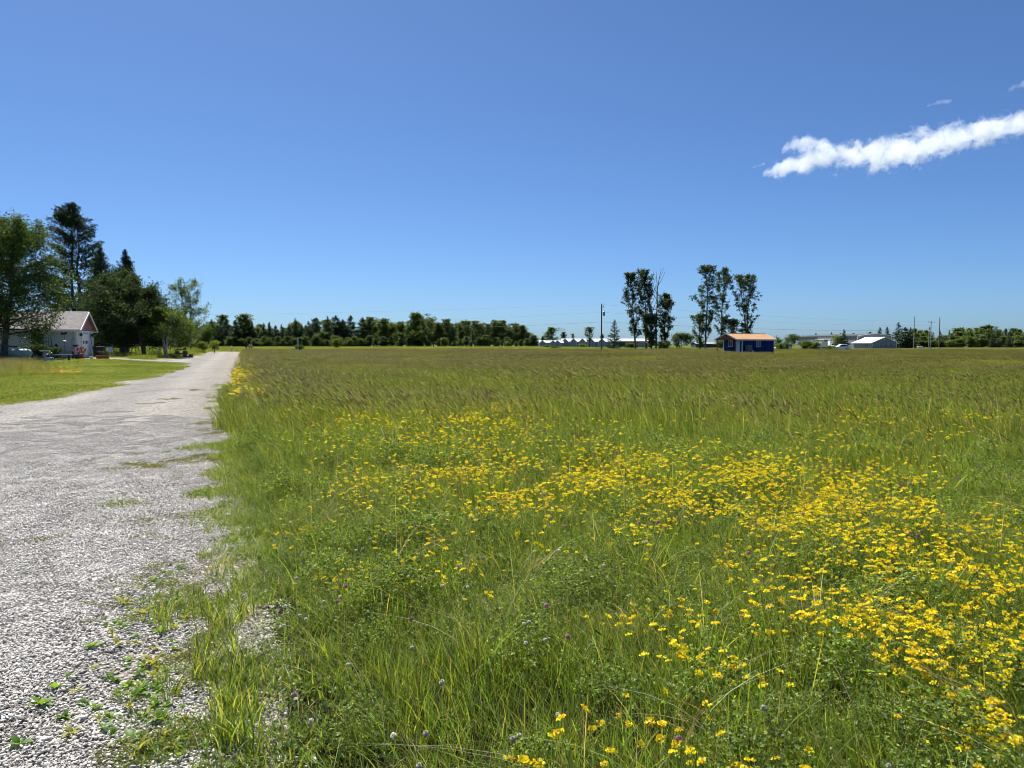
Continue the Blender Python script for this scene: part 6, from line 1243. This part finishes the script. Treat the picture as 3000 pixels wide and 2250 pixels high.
# ------------------------------------------------------------------ clouds
def cloud(name, spine, Y, depth, lab, dens=0.05, thr=0.0, nscale=0.012):
    # spine: (px, py, half height px); a hull round the streak, filled with a lumpy volume
    s = F / Y; pts = [(P(px, py, Y), hh / s) for px, py, hh in spine]; x0 = pts[0][0].x; x1 = pts[-1][0].x; o_ = Vector((x0, Y, pts[0][0].z))
    n = 16; V = []; Fq = []
    for k, (p_, r) in enumerate(pts):
        for i in range(n):
            a = 2 * math.pi * i / n; rr = r * 1.30; V.append((p_.x - o_.x, math.cos(a) * rr * depth, p_.z - o_.z + math.sin(a) * rr))
    for k in range(len(pts) - 1):
        for i in range(n): j = (i + 1) % n; Fq.append((k*n+i, k*n+j, (k+1)*n+j, (k+1)*n+i))
    Fq.append(tuple(range(n))[::-1]); Fq.append(tuple((len(pts)-1)*n+i for i in range(n)))
    m = bpy.data.materials.new(name); m.use_nodes = True; nt_ = m.node_tree; nt_.nodes.clear(); N = nt_.nodes.new; L = nt_.links.new
    tc = N('ShaderNodeTexCoord'); sp = N('ShaderNodeSeparateXYZ'); L(tc.outputs['Object'], sp.inputs[0])
    mr = N('ShaderNodeMapRange'); mr.inputs[1].default_value = 0; mr.inputs[2].default_value = x1 - x0; L(sp.outputs[0], mr.inputs[0])
    def curve(vals, lo, hi):
        c_ = N('ShaderNodeFloatCurve'); cm = c_.mapping.curves[0]; cm.points[0].location = (0, (vals[0] - lo) / (hi - lo)); cm.points[-1].location = (1, (vals[-1] - lo) / (hi - lo))
        for q, v in zip([(p_.x - x0) / (x1 - x0) for p_, _ in pts][1:-1], vals[1:-1]): cm.points.new(q, (v - lo) / (hi - lo))
        for pt in cm.points: pt.handle_type = 'VECTOR'
        c_.mapping.update(); L(mr.outputs[0], c_.inputs['Value']); q = N('ShaderNodeMapRange'); q.inputs[3].default_value = lo; q.inputs[4].default_value = hi; L(c_.outputs[0], q.inputs[0]); return q.outputs[0]
    zs = [p_.z - o_.z for p_, _ in pts]; rs = [r for _, r in pts]
    zc = curve(zs, min(zs) - 1, max(zs) + 1); rc = curve(rs, 0, max(rs) + 1)
    def M_(op, a, b=None):
        q = N('ShaderNodeMath'); q.operation = op
        for i, v in enumerate((a, b)):
            if v is None: continue
            if isinstance(v, (int, float)): q.inputs[i].default_value = v
            else: L(v, q.inputs[i])
        return q.outputs[0]
    dz = M_('DIVIDE', M_('SUBTRACT', sp.outputs[2], zc), rc); dy = M_('DIVIDE', sp.outputs[1], M_('MULTIPLY', rc, depth))
    d2 = M_('SQRT', M_('ADD', M_('MULTIPLY', dz, dz), M_('MULTIPLY', dy, dy)))
    nz = N('ShaderNodeTexNoise'); nz.inputs['Scale'].default_value = nscale; nz.inputs['Detail'].default_value = 9; nz.inputs['Roughness'].default_value = 0.66; nz.inputs['Distortion'].default_value = 0.4
    L(tc.outputs['Object'], nz.inputs['Vector'])
    v = M_('ADD', M_('SUBTRACT', 0.72 + thr, d2), M_('MULTIPLY', M_('SUBTRACT', nz.outputs['Fac'], 0.5), 3.2))
    q = N('ShaderNodeMapRange'); q.inputs[1].default_value = 0.0; q.inputs[2].default_value = 0.30; q.inputs[4].default_value = dens; L(v, q.inputs[0])
    vs_ = N('ShaderNodeVolumeScatter'); vs_.inputs['Color'].default_value = (0.965, 0.975, 1, 1); vs_.inputs['Anisotropy'].default_value = 0.35; L(q.outputs[0], vs_.inputs['Density'])
    mo = N('ShaderNodeOutputMaterial'); L(vs_.outputs[0], mo.inputs['Volume']); m.cycles.volume_step_rate = 0.12
    o = MB().add(V, Fq).build(name, m); o.location = o_; tag(o, lab, 'cloud', kind='structure' if False else None); return o
cloud('cloud', [(2235, 508, 12), (2270, 500, 30), (2330, 480, 42), (2400, 462, 48), (2470, 455, 50), (2540, 452, 58), (2620, 448, 62), (2700, 430, 58), (2790, 412, 54), (2880, 388, 50), (2970, 368, 46), (3080, 345, 46), (3200, 320, 40)], 3000, 1.2, 'bright white streak of cloud at the upper right of the sky', 0.013, -0.05, 0.019)
cloud('cloud', [(2290, 440, 16), (2320, 425, 32), (2370, 420, 34), (2415, 425, 26), (2445, 440, 10)], 3000, 1.2, 'small white puff on top of the left end of the cloud streak', 0.009, -0.08, 0.019)
cloud('cloud', [(2715, 310, 6), (2745, 302, 10), (2790, 294, 5)], 3000, 1.2, 'faint thin wisp of cloud above the long streak', 0.006, -0.05, 0.02)
cloud('cloud', [(2955, 262, 10), (2985, 250, 18), (3040, 240, 20), (3090, 238, 10)], 3000, 1.2, 'faint wisp of cloud at the right edge above the streak', 0.005, -0.05, 0.015)
cloud('cloud', [(2205, 490, 6), (2225, 484, 12), (2242, 480, 6)], 3000, 1.2, 'tiny cloud scrap left of the tip of the streak', 0.006, -0.1, 0.02)
